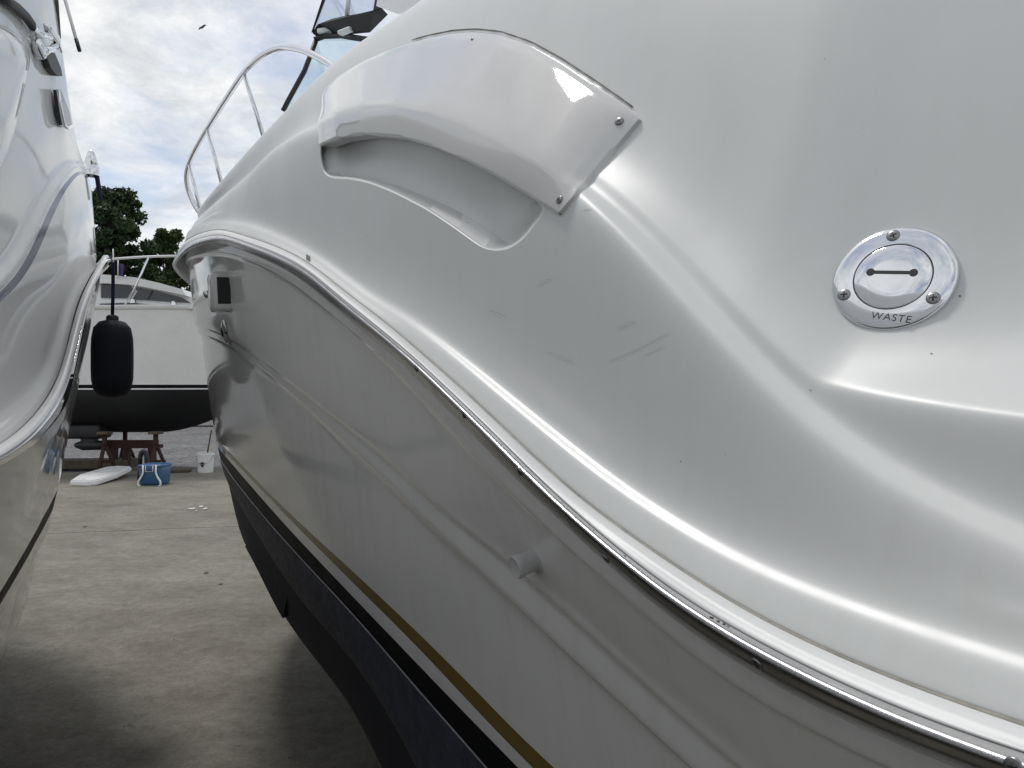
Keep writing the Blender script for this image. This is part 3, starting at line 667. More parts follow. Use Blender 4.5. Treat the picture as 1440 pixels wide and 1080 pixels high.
# thru-hull vent stub
p, nn, t, b = SH.frame(752, 787, 0); ax = (nn+Vector((-.15, -.1, .05))).normalized()
vn = MB(); vn.lathe(p, ax, [(.0185, -.01), (.0185, .001), (.0135, .0022), (.0140, .019), (.0150, .0205), (.0150, .0285), (.0142, .0300), (.0130, .0300)], 32)
o = vn.out('vent_fitting', 'grey_pl', boat); auto(o, 40)
vn = MB(); vn.lathe(p, ax, [(.0132, .0298), (.0125, .0294), (.006, .0291), (0, .0290)], 32); vn.out('vent_cap', 'insert', o)

# docking light box and chrome eye near the stem
def quadpatch(S, name, px, h, material, parent, hb=-.01):
    outer = [S.place(u, v, h)[0] for u, v in px]; inner = [S.place(u, v, 0)[0] for u, v in px]; k = len(px)
    V_ = outer+inner; F_ = [tuple(range(k))]+[(i, i+k, (i+1) % k+k, (i+1) % k) for i in range(k)]
    o_ = mesh(name, V_, F_, material, parent, False); bmq = bmesh.new(); bmq.from_mesh(o_.data); bmesh.ops.recalc_face_normals(bmq, faces=bmq.faces[:])
    bmesh.ops.bevel(bmq, geom=[e for e in bmq.edges if len(e.link_faces) == 2], offset=.006, segments=3, affect='EDGES', profile=.5); bmq.to_mesh(o_.data); bmq.free(); auto(o_, 35); return o_
p, nn, t, b = SH.frame(320, 411, 0); nn = (nn-Vector((0, 0, nn.z*.6))).normalized(); b = Vector((0, 0, 1)); t = b.cross(nn).normalized()
if t.x < 0: t = -t
rmx = Matrix((t, nn.cross(t) if nn.cross(t).z > 0 else -nn.cross(t), nn)).transposed()
if rmx.determinant() < 0: rmx = Matrix((t, -(nn.cross(t)), nn)).transposed()
mm = MB(); mm.box(p+nn*.012, (.105, .125, .085), rot=rmx, bev=.014); dl = mm.out('docking_light', 'deckl', boat); auto(dl, 35)
mm = MB(); mm.box(p+nn*.020+t*.0515, (.006, .085, .040), rot=rmx, bev=.002); mm.out('lens', 'darkslot', dl, False)
p, nn, t, b = SH.frame(303, 413, 0); mm = MB(); mm.tube([p, p+nn*.03], .011, 12); mm.tube([p+nn*.03, p+nn*.03+t*.03], .013, 12); mm.out('tow_eye', 'chrome', boat)
p, nn, t, b = SH.frame(317, 467, .002); mm = MB()
rr = [(.0, .012), (.5, .011), (.8, .008), (1, 0)]
ringpts = [[p+(b*math.cos(a)*.042+t*math.sin(a)*.03)*r+nn*h for a in np.linspace(0, 2*math.pi, 24, endpoint=False)] for r, h in rr]
mm.add([q for r_ in ringpts for q in r_], [(i*24+k, i*24+(k+1) % 24, (i+1)*24+(k+1) % 24, (i+1)*24+k) for i in range(3) for k in range(24)]); mm.out('hull_light', 'chrome', boat)
mm = MB(); mm.lathe(p+nn*.010, nn, [(.019, 0), (.015, .003), (0, .004)], 20); mm.out('light_lens', 'darkslot', boat)
ps = [SR.place(u, v, .0012)[0] for u, v in ((430.5, 357), (436, 360.5), (436, 368), (430.5, 364.5))]; mesh('builder_tag', ps, [(0, 1, 2, 3)], 'darkslot', boat, False)

# spray strake under the chine
def strake(us, name):
    m = MB(); A_ = []
    for u, v0, v1 in us:
        a = np.array(SH.place(u, v0, -.004)[0]); b_ = np.array(SH.place(u, v1, -.004)[0]); nn_ = SH.place(u, (v0+v1)/2)[1]; c_ = b_+nn_*.022
        A_.append((a, c_, b_))
    V_ = [x for q in A_ for x in q]; k = len(A_)
    F_ = [(i*3+j, (i+1)*3+j, (i+1)*3+(j+1) % 3, i*3+(j+1) % 3) for i in range(k-1) for j in range(3)]+[(0, 1, 2), ((k-1)*3+2, (k-1)*3+1, (k-1)*3)]
    o_ = mesh(name, V_, F_, 'bottom', boat, False); bmq = bmesh.new(); bmq.from_mesh(o_.data); bmesh.ops.recalc_face_normals(bmq, faces=bmq.faces[:]); bmq.to_mesh(o_.data); bmq.free()
strake([(u, float(vM(u))+12+(u-330)*.02, float(vQ(u))-9) for u in np.linspace(352, 406, 9)], 'spray_strake')

# scratches, chips and specks in the gelcoat
def scratch(pts, wid, dark=True):
    wid *= .8
    for dv, mt in ((0, 'scratch_d'), (wid*.9, 'scratch_l')):
        V_ = []; k = len(pts)
        for i, (u, v) in enumerate(pts):
            w_ = wid*(.15+.85*math.sin(math.pi*(i+.4)/(k-.2)))*.5
            V_ += [SR.place(u, v+dv-w_, .0004)[0], SR.place(u, v+dv+w_, .0004)[0]]
        mesh('scratch', V_, [(2*i, 2*i+1, 2*i+3, 2*i+2) for i in range(k-1)], mt, boat, False)
scratch([(754, 401), (760, 397), (767, 394), (775, 392)], 1.8); scratch([(683, 436), (692, 438), (701, 441), (712, 447)], 2.0)
scratch([(768, 495), (782, 499), (795, 504), (807, 510)], 1.6); scratch([(867, 461), (875, 458), (884, 454), (894, 452)], 1.8)
scratch([(856, 508), (880, 498), (905, 486), (925, 475), (942, 468)], 1.2); scratch([(905, 500), (914, 496), (922, 493)], .9); scratch([(916, 494), (926, 490), (934, 486)], .9); scratch([(820, 295), (826, 294), (832, 294)], 1.1)
def specks(S, pts):
    for u, v, r_ in pts:
        p, nn, t, b = S.frame(u, v, .0004); a0 = random.random()*6
        ring = [p+(t*math.cos(a+a0)*random.uniform(.6, 1.2)+b*math.sin(a+a0)*random.uniform(.6, 1.2))*r_ for a in np.linspace(0, 6.28, 8)[:-1]]
        mesh('speck', ring, [tuple(range(7))], 'speck', boat, False)
specks(SR, [(1350, 416, .0011), (1310, 497, .0009), (1140, 549, .0007), (957, 649, .0008), (1160, 83, .0007), (517, 331, .001), (658, 313, .001), (1215, 180, .0005), (1020, 640, .0005)])
specks(ST, [(791, 706, .0014), (835, 745, .0012), (879, 781, .0016), (1001, 868, .002), (1010, 873, .0018), (1019, 877, .0018), (1024, 880, .0015)])

# bow rail
def crownY(u): 
    j = SR.byname['A']*SR.sub; U_ = SR.U[:, j]; k = np.where((SR.s > .3) & (SR.s < 3.6))[0]; o_ = np.argsort(U_[k]); return float(np.interp(u, U_[k][o_], SR.G[k, j, 1][o_]))
railpx = [(478, 101, .24), (465, 91, .24), (446, 80, .25), (428, 71.5, .26), (412, 67.5, .27), (398, 66.5, .28), (384, 69.5, .29), (370, 76.5, .30), (356, 88, .32), (342, 103, .34), (318, 139, .37), (293, 178, .42), (280, 200, .46), (270, 219, .50), (264, 235, .55), (262, 248, .60), (263.5, 262, .62), (268, 276, .62), (274, 289, .62), (282, 301, .60)]
ry = np.array([crownY(max(u, 262))+dy for u, v, dy in railpx]); ry = smooth(ry, 1.5)
ctrl = np.array([at(u, v, y) for (u, v, _), y in zip(railpx, ry)]); tq = np.linspace(0, len(ctrl)-1, 90)
def crom(P_, q):
    k = np.clip(q.astype(int), 0, len(P_)-2); t_ = (q-k)[:, None]; p0 = P_[np.maximum(k-1, 0)]; p1 = P_[k]; p2 = P_[k+1]; p3 = P_[np.minimum(k+2, len(P_)-1)]
    return .5*(2*p1+(p2-p0)*t_+(2*p0-5*p1+4*p2-p3)*t_**2+(3*p1-p0-3*p2+p3)*t_**3)
rp = crom(ctrl, tq); brl = MB(); brl.tube(rp, .0125, 12); br = brl.out('bow_rail', 'chrome', boat)
def stan(u0, v0, u1, v1, extra=.0):
    k = int(np.argmin((proj(rp)[0]-u0)**2+(proj(rp)[1]-v0)**2)); y = rp[k][1]; a = Vector(rp[k]); b_ = at(u1, v1, y+extra); d_ = b_-a
    m_ = MB(); m_.tube([a, a+d_*1.25], .0095, 10); m_.out('stanchion', 'chrome', br)
stan(342, 104, 369, 187); stan(291, 181, 312, 258); stan(266, 231, 282, 296)

# windshield, its frame and the canvas above
def offY(u, d):
    X, Y = PR.pos(sR, np.full_like(sR, d)); uu = 720+FPX*X/np.maximum(Y, .05); k = np.where((sR > .5) & (sR < 3.4))[0]; o_ = np.argsort(uu[k]); return float(np.interp(u, uu[k][o_], Y[k][o_]))
W = lambda u, v, d=.62: at(u, v, offY(u, d))
ws = MB(); ws.tube([W(398, 156), W(405, 142), W(428, 100), W(444, 58)], .011, 10); wfr = ws.out('windshield_frame', 'rubber', boat)
ws = MB(); ws.tube([W(442, 56), W(456, 51), W(480, 50), (W(530, 58))], .012, 10); ws.out('top_rail', 'rubber', wfr)
gl = [W(400, 156, .63), W(443, 58, .63), W(478, 51, .63), W(535, 57, .63), W(545, 150, .63), W(450, 200, .63)]; mesh('windshield_pane', gl, [tuple(range(6))], 'clear', wfr, False)
mm = MB(); mm.box(W(463, 44, .60), (.10, .05, .022), R(-20), bev=.006); mm.out('visor_bar', 'insert', wfr)
mm = MB(); mm.box(W(486, 44, .58), (.07, .03, .016), R(-35), bev=.005); mm.out('grab_handle', 'insert', wfr)
def sheet(name, px, d, material, parent, th=.004):
    a = [W(u, v, d) for u, v in px]; nrm = (a[1]-a[0]).cross(a[2]-a[1]).normalized(); b_ = [q+nrm*th for q in a]; k = len(a)
    return mesh(name, a+b_, [tuple(range(k)), tuple(range(2*k-1, k-1, -1))]+[(i, (i+1) % k, (i+1) % k+k, i+k) for i in range(k)], material, parent, False)
cvs = sheet('canvas_enclosure', [(439, 46), (447, 34), (468, 26), (486, 22), (506, 19), (526, 14), (536, 10), (545, 20), (520, 45), (500, 47), (470, 50), (446, 52)], .615, 'canvas', boat)
sheet('canvas_edge', [(438, 46), (441, 44), (462, -12), (457, -12)], .616, 'canvas', cvs)
sheet('canvas_edge', [(526, 15), (536, 12), (545, -14), (531, -14)], .616, 'canvas', cvs)
sheet('clear_panel', [(442, 42), (447, 34.2), (468, 26.2), (486, 22.2), (506, 19.2), (526, 14.2), (531, -14), (461, -12)], .622, 'vinyl', cvs, .002)
mm = MB(); mm.tube([W(488, 22, .61), W(491, -10, .61)], .010, 8); mm.out('zipper', 'insert', cvs)
sheet('cabin_panel', [(536, 11), (560, 20), (620, 20), (620, -40), (546, -40)], .60, 'white', boat, .02)

# keel blocks that carry the boat
def keel_blocks(P, ss, zs, label):
    for s_, z_ in zip(ss, zs):
        x, y = P.pos(np.array([s_]), np.array([P.half-.02])); m_ = MB(); k = max(1, int(round(z_/.19))); hgt = z_/k
        for i in range(k): m_.box((float(x[0]), float(y[0]), hgt*(i+.5)), (.5, .22, hgt*.985), -P.phi0+(.0 if i % 2 else R(90)), bev=.008)
        tag(m_.out('keel_block', 'wood', None, False), label+(' near its stern' if s_ < 0 else ' below its foredeck'), 'timber block', 'timber keel blocks')
jk = SH.byname['keel']; kzs = SH.rows[jk][2]
keel_blocks(PR, [-1.6, 1.6], [float(np.interp(-1.6, sR, kzs)), float(np.interp(1.6, sR, kzs))], 'stacked timber keel block under the cruiser with gold stripe')

# ================================================================== THE NEIGHBOUR CRUISER ON THE LEFT (its starboard side)
PL = fit_plan(-1, 158, lambda ph: (-.37, 0.0), 2.3, .05, 1.8, 1.45, -28, -18)
sL = sgrid(PL.tip, [(-3.3, .14), (-.6, .09), (.3, .04), (1.0, .016), (2.2, .018), (4.4, .022), (5.4, .07), (9, .07)])
lA = cv((-60, -190), (0, -150), (40, -110), (70, -40), (84, 40), (92, 110), (101, 180), (117, 232), (134, 270), (147, 310), (153, 340), (157, 362))
lS = cv((-60, 462), (-10, 420), (18, 394), (40, 360), (60, 313), (88, 262), (113, 240), (135, 275), (156, 362))
lS2 = cv((-60, 480), (-20, 447), (0, 430), (32, 398), (55, 360), (74, 312), (95, 267), (117, 244), (137, 283), (156, 362.5))
lE = cv((-60, 655), (0, 626), (48, 586), (80, 538), (94, 500), (104, 447), (126, 393), (140, 370), (150, 354), (156, 360))
lG = cv((-60, 680), (0, 656), (38, 634), (75, 597), (102, 548), (111, 500), (116, 473), (126, 428), (141, 391), (150, 372), (159, 366))
lK = cv((-80, 960), (0, 833), (59, 731), (88, 672), (100, 640), (110, 600))
lM = cv((-80, 1010), (0, 872), (60, 762), (84, 706), (98, 655), (110, 610))
lQ = cv((-80, 1080), (0, 948), (43, 835), (64, 770), (88, 708), (100, 660))
fl = lambda s: 1-.5*np.clip((s-2.0)/1.9, 0, 1)
mk = lambda v, d, **k: Surf(PL, sL).row('x', v, d, **k)
SL = Surf(PL, sL, 6)
dAl = lambda s: pchip([-3, 1, 2, 3, 3.8, 8], [.42, .40, .30, .16, .07, .05], s)
zAl = mk(lA, dAl); zS = mk(lS, lambda s: .12*fl(s)); zS2 = mk(lS2, lambda s: .105*fl(s)); zEl = mk(lE, .026); zGl = mk(lG, -.006)
zS = np.minimum(zS, zAl-.02); zS2 = np.minimum(zS2, zS-.008); zEl = np.minimum(zEl, zS2-.06); zGl = np.minimum(zGl, zEl-.020)
SL.row('centre', z=zAl+.10, d=1.45); SL.row('crown', z=zAl+.03, d=lambda s: dAl(s)+.36); SL.row('A', z=zAl, d=dAl)
SL.row('AS', z=zAl*.5+zS*.5, d=lambda s: (dAl(s)*.45+.55*.15*fl(s)))
SL.row('R0', z=zS+.040, d=lambda s: .150*fl(s)); SL.row('R1', z=zS+.018, d=lambda s: .125*fl(s)); SL.row('S', z=zS, d=lambda s: .120*fl(s)); SL.row('S2', z=zS2, d=lambda s: .112*fl(s))
SL.row('SE', z=zS2*.5+zEl*.5, d=lambda s: .080*fl(s)); SL.row('E0', z=zEl+.035, d=lambda s: .066*fl(s)); SL.row('E1', z=zEl+.014, d=.036); SL.row('E', z=zEl, d=.030); SL.row('E2', z=zEl-.006, d=.036)
SL.build()
bx, by = PL.pos(np.array([1.2]), np.array([1.40]))
boat2 = thing('motor_cruiser', 'white motor cruiser with navy stripe and a dark fender hung off its bow', 'boat', (float(bx[0]), float(by[0]), 0))
SL.part('deck', 'centre', 'S', 'deckl', boat2); SL.part('navy_stripe', 'S', 'S2', 'navy', boat2); SL.part('deck_side', 'S2', 'E2', 'deckl', boat2)
RL = Surf(PL, sL, 5, mono=False); lm_ = lambda t: vmix(lE, lG, t)
RL.row('a', lE, .03); RL.row('b', lE, .004, dz=-.001); RL.row('c', lm_(.25), -.012); RL.row('d', lm_(.5), -.019); RL.row('e', lm_(.5), -.013); RL.build(); RL.part('rail_insert', 'a', 'e', 'insert', boat2)
RT = Surf(PL, sL, 5, mono=False)
RT.row('a', lm_(.5), -.012, dz=.001); RT.row('b', lm_(.52), -.024); RT.row('c', lm_(.7), -.032); RT.row('d', lm_(.9), -.028); RT.row('e', lG, -.012); RT.row('f', lG, .03, dz=-.001); RT.build(); RT.part('rub_rail', 'a', 'f', 'chrome', boat2)
HL = Surf(PL, sL, 6)
zKl = np.minimum(mk(lK, .19), zGl-.12); zMl = np.minimum(mk(lM, .235), zKl-.03); zQl = np.minimum(mk(lQ, .36), zMl-.04)
HL.row('G', lG, .016, dz=.004); HL.row('G1', lG, .026, dz=-.03); tl = lambda a, b: (lambda s: a+(b-a)*np.clip((s-1.4)/1.8, 0, 1))
zKl = np.minimum(mk(lK, tl(.11, .19)), zGl-.12); zMl = np.minimum(mk(lM, tl(.14, .235)), zKl-.03); zQl = np.minimum(mk(lQ, tl(.28, .36)), zMl-.04)
HL.row('m', z=zGl*.5+zKl*.5, d=tl(.065, .10)); HL.row('K', z=zKl, d=tl(.11, .19)); HL.row('K2', z=zKl*.55+zMl*.45, d=tl(.125, .21)); HL.row('M', z=zMl, d=tl(.14, .235)); HL.row('M2', z=zMl-.01, d=tl(.16, .255))
HL.row('Q', z=zQl, d=tl(.28, .38)); HL.row('keel', z=np.maximum(zQl-.30, .30), d=1.45); HL.build()
for nm, a, b, mt in (('hull_side', 'G', 'K', 'hull'), ('black_stripe', 'K', 'K2', 'black'), ('boot_top', 'K2', 'M', 'hull'), ('lower_side', 'M', 'Q', 'hull'), ('bottom', 'Q', 'keel', 'bottom')): HL.part(nm, a, b, mt, boat2)
pf = np.vstack([SL.G[0], RT.G[0], HL.G[0]]); pm = PL.mirror(pf)
mesh('transom', list(map(tuple, pf))+list(map(tuple, pm[::-1])), [tuple(range(2*len(pf)))], 'hull', boat2, False)
kzl = HL.rows[HL.byname['keel']][2]
keel_blocks(PL, [-1.4, 1.7], [float(np.interp(-1.4, sL, kzl)), float(np.interp(1.7, sL, kzl))], 'stacked timber keel block under the cruiser with navy stripe')
# vent cover bulge
ol = loop_smooth(dens([(-24, 30), (0, 33), (14, 40), (27, 51), (38, 63), (44, 76), (42, 92), (36, 122), (29, 155), (21, 185), (13, 211), (0, 240), (-20, 270)], 70), 3); cc = np.array([0, 120.]); Vv = []; Ff = []
rr = (1, .99, .96, .9, .8, .65, .5, .3, .1)
for r_ in rr:
    for q in ol: px = cc+(q-cc)*r_; Vv.append(SL.place(px[0], px[1], .002+.030*(1-r_**5)**.6)[0])
for i in range(len(rr)-1):
    for k in range(70): Ff.append((i*70+k, i*70+(k+1) % 70, (i+1)*70+(k+1) % 70, (i+1)*70+k))
Ff.append(tuple((len(rr)-1)*70+k for k in range(70)))
o = mesh('vent_cover', Vv, Ff, 'deckl', boat2); bmq = bmesh.new(); bmq.from_mesh(o.data); bmesh.ops.recalc_face_normals(bmq, faces=bmq.faces[:]); bmq.to_mesh(o.data); bmq.free()
# deck hardware along the silhouette
def AY(u):
    j = SL.byname['A']*SL.sub; U_ = SL.U[:, j]; k = np.where((SL.s > .7) & (SL.s < 3.9))[0]; o_ = np.argsort(U_[k]); return float(np.interp(u, U_[k][o_], SL.G[k, j, 1][o_]))
def H_(u, v, dy=-.01):
    p_ = SL.place(u, v, .012-dy*.6)[0]; a_, b__ = proj(p_)
    return Vector(p_) if abs(a_-u)+abs(b__-v) < 3 and p_[1] < 5 else at(u, v, AY(u)-.05)
m = MB(); m.tube([H_(-8, -14, .0), H_(10, 2), H_(24, 12), H_(36, 23), H_(44, 34), H_(46, 41)], [.016, .016, .016, .015, .014, .010], 10); m.out('window_gasket', 'rubber', boat2)
def slabpx(name, px, dy, th, material, par):
    a = [H_(u, v, dy) for u, v in px]; b_ = [q+Vector((-.2, th, 0)).normalized()*th for q in a]; k = len(a)
    return mesh(name, a+b_, [tuple(range(k))[::-1], tuple(range(k, 2*k))]+[(i, (i+1) % k, (i+1) % k+k, i+k) for i in range(k)], material, par, False)
slabpx('cabin_window', [(12, -20), (61, -20), (63, 45), (48, 46), (44, 30), (30, 16)], .06, .03, 'grey', boat2)
slabpx('window_trim', [(61, -20), (71, -20), (73, 40), (63, 45)], .05, .04, 'white', boat2)
slabpx('pillar', [(71, -20), (81, -20), (83, 40), (86, 54), (79, 54), (73, 42)], .04, .06, 'olive', boat2)
cl_ = MB(); cl_.tube([H_(63, 35, -.03), H_(68, 40, -.035), H_(78, 54, -.035), (H_(86, 72, -.03))], [.006, .014, .015, .007], 12)
cl_.tube([H_(47, 44), H_(58, 48, -.02), H_(70, 52, -.03)], [.012, .014, .012], 10); cl_.tube([H_(55, 76), H_(66, 70, -.02), H_(78, 64, -.03)], [.018, .014, .012], 10); cl_.tube([H_(50, 55), H_(54, 68), H_(58, 80)], [.013, .020, .016], 10)
cl_.out('cleat', 'chrome', boat2)
slabpx('vent_grille', [(66, 80), (77, 74), (86, 96), (88, 107), (80, 106), (72, 96)], -.02, .02, 'rubber', boat2)
pt = slabpx('portlight', [(82, 126), (85, 125), (98, 158), (102, 177), (99, 180), (91, 176), (86, 158)], -.02, .02, 'glass', boat2)
m = MB(); m.tube([H_(82, 126, -.025), H_(86, 155, -.025), H_(90, 176, -.025), H_(95, 180, -.025), H_(102, 177, -.025)], .006, 8); m.out('portlight_rim', 'chrome', pt)
Ha = lambda u, v: at(u, v, 2.6)
m = MB(); m.tube([Ha(80, -45), Ha(86, -20), Ha(95, 12), Ha(107, 55)], [.007, .007, .0055, .0055], 10); m.tube([Ha(107, 55), Ha(112, 72)], .0065, 10, m=1); m.out('antenna', 'white', boat2, True, ['white', 'rubber'])
hy = AY(125)-.03
nl = MB(); nl.lathe(at(128, 241, hy), (0, 0, 1), [(.035, -.02), (.036, .0), (.024, .018), (.020, .030), (.030, .034), (.022, .06), (.016, .085), (.008, .095), (0, .098)], 20); nl.tube([at(120, 240, hy), at(138, 238, hy)], .016, 12); nl.out('bow_light', 'chrome', boat2)
m = MB(); m.tube([at(134, 240, hy), at(137, 252, hy+.03), at(139, 266, hy+.05), at(141, 280, hy+.08)], .010, 10); m.out('dock_line', 'rope', boat2)

# fender hanging off the bow
fy = 4.0; ftop = at(158, 449, fy); fbot = at(158, 560, fy); L_ = (ftop-fbot).length; fr = 27.0/FPX*fy
fd = thing('fender', 'dark navy cylindrical fender hanging on a line from the bow of the navy-striped cruiser', 'fender', fbot)
m = MB(); prof = [(0, 0), (fr*.35, .004), (fr*.68, .018), (fr*.90, .05), (fr*.985, .10), (fr, .16), (fr, L_-.16), (fr*.98, L_-.10), (fr*.88, L_-.045), (fr*.62, L_-.014), (fr*.25, L_-.003), (0, L_)]
m.lathe(fbot, (0, 0, 1), prof, 36); m.out('body', 'fender', fd)
m = MB(); m.lathe(ftop-Vector((0, 0, .006)), (0, 0, 1), [(.03, 0), (.03, .02), (.02, .028), (.012, .03)], 16); m.out('eye', 'rubber', fd)
m = MB(); m.tube([ftop+Vector((0, 0, .015)), at(159, 410, fy), at(159, 372, fy-.02), at(154, 362, fy-.05)], .009, 8); m.out('line', 'rope', fd)

# ================================================================== THE BOAT ACROSS THE YARD
BY = 14.0
bgb = thing('cabin_boat', 'white cabin boat with black bottom paint on red stands across the yard', 'boat', (at(150, 600, BY).x, BY+1.0, 0))
def bgz(v): return EYE+(540-v)/FPX*BY
bx0, bx1 = at(-30, 0, BY).x, at(325, 0, BY).x
st = np.linspace(0, 1, 40); xs_ = bx0+(bx1-bx0)*st
tb = np.clip((st-.55)/.45, 0, 1); half = 1.15*(1-tb**2.2)+.01
def bgrow(zf, hf): return [(x, BY+1.15-h, z) for x, h, z in zip(xs_, half*hf(tb), zf(tb)+np.zeros(40))]
rows_ = [('gun', lambda t: bgz(429)+.05*t, lambda t: 1+.0*t), ('gun2', lambda t: bgz(436)+.05*t, lambda t: 1.0+0*t), ('chinehi', lambda t: bgz(505)+.02*t, lambda t: .97-.10*t), ('wl', lambda t: bgz(541)+0*t, lambda t: .94-.22*t), ('st1', lambda t: bgz(546)+0*t, lambda t: .93-.24*t), ('st2', lambda t: bgz(548)+0*t, lambda t: .93-.25*t), ('chine', lambda t: bgz(572)+.10*t, lambda t: .90-.45*t), ('keel', lambda t: bgz(613)+.62*np.clip((t-.15)/.85, 0, 1)**1.6, lambda t: .06-.05*t)]
RW = [bgrow(z, h) for _, z, h in rows_]
def bgpart(name, i0, i1, material):
    V_ = []; F_ = []; k = 40
    for side in (0, 1):
        base = len(V_)
        for r_ in RW[i0:i1+1]: V_ += [(x, y if not side else 2*(BY+1.15)-y, z) for x, y, z in r_]
        for i in range(i1-i0):
            for j in range(k-1):
                q = (base+i*k+j, base+(i+1)*k+j, base+(i+1)*k+j+1, base+i*k+j+1); F_.append(q if side == 0 else q[::-1])
    return mesh(name, V_, F_, material, bgb)
bgpart('hull_side', 1, 3, 'white'); bgpart('black_stripe', 3, 4, 'black'); bgpart('white_stripe', 4, 5, 'white'); bgpart('bottom', 5, 7, 'blackbottom')
gz = bgz(429); m = MB()
V_ = [(x, y-.03, z) for x, y, z in RW[0]]+[(x, y-.04, z-.06) for x, y, z in RW[0]]+[(x, y+.02, z-.10) for x, y, z in RW[0]]
m.add(V_, [(i*40+j, (i+1)*40+j, (i+1)*40+j+1, i*40+j+1) for i in range(2) for j in range(39)])
dk = [(x, y-.03, z) for x, y, z in RW[0]]; dk2 = [(x, 2*(BY+1.15)-y, z) for x, y, z in RW[0]]
m.add(dk+dk2, [(j, j+1, 40+j+1, 40+j) for j in range(39)]); m.out('gunwale', 'white', bgb)
tr = [r_[0] for r_ in RW]; trm = [(x, 2*(BY+1.15)-y, z) for x, y, z in tr]; mesh('transom', tr+trm[::-1], [tuple(range(2*len(tr)))], 'white', bgb, False)
# cabin: side, dark windows and curved white roof
def bslab(name, px, y0, th, material, par=None):
    a = [at(u, v, y0) for u, v in px]; b_ = [q+Vector((0, th, 0)) for q in a]; k = len(a)
    return mesh(name, a+b_, [tuple(range(k)), tuple(range(2*k-1, k-1, -1))]+[(i, i+k, (i+1) % k+k, (i+1) % k) for i in range(k)], material, par or bgb, False)
cab = bslab('cabin_side', [(100, 432), (100, 398), (146, 396), (200, 402), (250, 411), (288, 424), (292, 432)], BY+.35, 1.5, 'white')
bslab('cabin_window', [(142, 419), (142, 399), (183, 402), (189, 410), (183, 419.5)], BY+.33, .02, 'glass', cab)
bslab('cabin_window', [(186, 421), (193, 410), (188, 403), (220, 409), (255, 418), (268, 426)], BY+.33, .02, 'glass', cab)
bslab('foredeck_trim', [(138, 424), (180, 422), (230, 427), (282, 430), (282, 434), (138, 434)], BY+.28, .05, 'white', cab)
bslab('cove_stripe', [(140, 427), (180, 425.5), (222, 429), (140, 431)], BY+.26, .02, 'glass', cab)
bslab('roof', [(96, 389), (146, 386), (160, 387), (190, 390), (225, 398), (256, 407), (262, 416), (240, 411), (205, 404), (180, 400), (146, 398), (96, 400)], BY+.2, 1.8, 'white', cab)
m = MB(); m.tube([at(150, 365, BY), at(175, 363, BY), at(205, 361, BY), at(262, 359.5, BY+.1)], .022, 8); rl = m.out('deck_rail', 'white', bgb)
m = MB(); m.tube([at(209, 361, BY), at(189, 407, BY), at(176, 428, BY)], .018, 8); m.out('rail_brace', 'chrome', rl)
m = MB(); m.tube([at(159.5, 372, BY), at(159, 350, BY)], .012, 6); m.out('whip_antenna', 'white', bgb)
m = MB(); fg = [[at(165+9*a+2*b_*math.sin(a*4), 371+16*b_+3*a*b_, BY+.15+.04*math.sin(6*a)) for a in np.linspace(0, 1, 8)] for b_ in np.linspace(0, 1, 5)]
m.add([q for r_ in fg for q in r_], [(i*8+j, i*8+j+1, (i+1)*8+j+1, (i+1)*8+j) for i in range(4) for j in range(7)]); m.tube([at(166, 366, BY+.15), at(166, 392, BY+.15)], .012, 6, m=1); fl_ = m.out('flag', 'purple', None, True, ['purple', 'white']); tag(fl_, 'small purple flag flying on the cabin boat across the yard', 'flag')
for u_, v_ in ((187, 424), (244, 427)):
    m = MB(); m.lathe(at(u_, v_, BY+.2), (0, 0, 1), [(.05, -.03), (.05, .03), (0, .06)], 12); m.out('deck_fill', 'chrome', bgb)
# stern drive
m = MB(); m.box(at(122, 606, BY+.9), (.75, .5, .28), bev=.05); m.box(at(126, 619, BY+.8), (.30, .16, .34), bev=.04); m.lathe(at(124, 626, BY+.8), (-1, 0, 0), [(0, -.35), (.09, -.25), (.10, .1), (.04, .25)], 16); m.out('stern_drive', 'dark_engine', bgb)

# stands and blocks under it
def stand(u, Yc, label):
    p0 = at(u, 600, Yc); zt = bgz(606); r_ = thing('boat_stand', label, 'boat stand', (p0.x, Yc, 0), 'red stands under the cabin boat')
    m_ = MB(); m_.box((p0.x, Yc, zt-.05), (.20, .22, .05), bev=.01); m_.out('pad', 'wood', r_, False)
    m_ = MB(); m_.tube([(p0.x, Yc, .42), (p0.x, Yc, zt-.07)], .045, 10); m_.out('post', 'rust', r_)
    for a in (30, 150, 270):
        q = Vector((math.cos(R(a))*.21, math.sin(R(a))*.21, 0)); m_ = MB(); m_.tube([Vector((p0.x, Yc, zt-.30))+q*.12, Vector((p0.x, Yc, .0))+q], .034, 8); m_.out('leg', 'rust', r_)
    m_ = MB(); cs = [Vector((p0.x+math.cos(R(a))*.165, Yc+math.sin(R(a))*.165, .22)) for a in (30, 150, 270)]; m_.tube(cs+cs[:1], .018, 6); m_.out('brace', 'rust', r_)
stand(147, BY+.2, 'rusty red boat stand under the stern half of the cabin boat'); stand(219, BY+.25, 'rusty red boat stand behind the blue cooler'); stand(176, BY+1.7, 'rusty red boat stand on the far side of the cabin boat')
m = MB(); m.box(at(186, 622, BY+1.0), (1.0, .10, .09), bev=.008); m.box(at(186, 627.5, BY+1.0), (1.15, .16, .07), bev=.008)
for u in (160, 178, 214): m.box((at(u, 0, BY+1.0).x, BY+1.0, (bgz(630)-.04)/2-.02+.02), (.12, .14, bgz(630)-.06), bev=.008)
tag(m.out('keel_trestle', 'rust', None, False), 'low rust-brown trestle beam carrying the cabin boat keel', 'trestle')
m = MB(); m.box((at(120, 0, BY+1).x, BY+1.1, .09), (1.7, .5, .17), R(4), bev=.02); tag(m.out('timber_block', 'wood', None, False), 'dark timber lying flat under the cabin boat stern', 'timber')
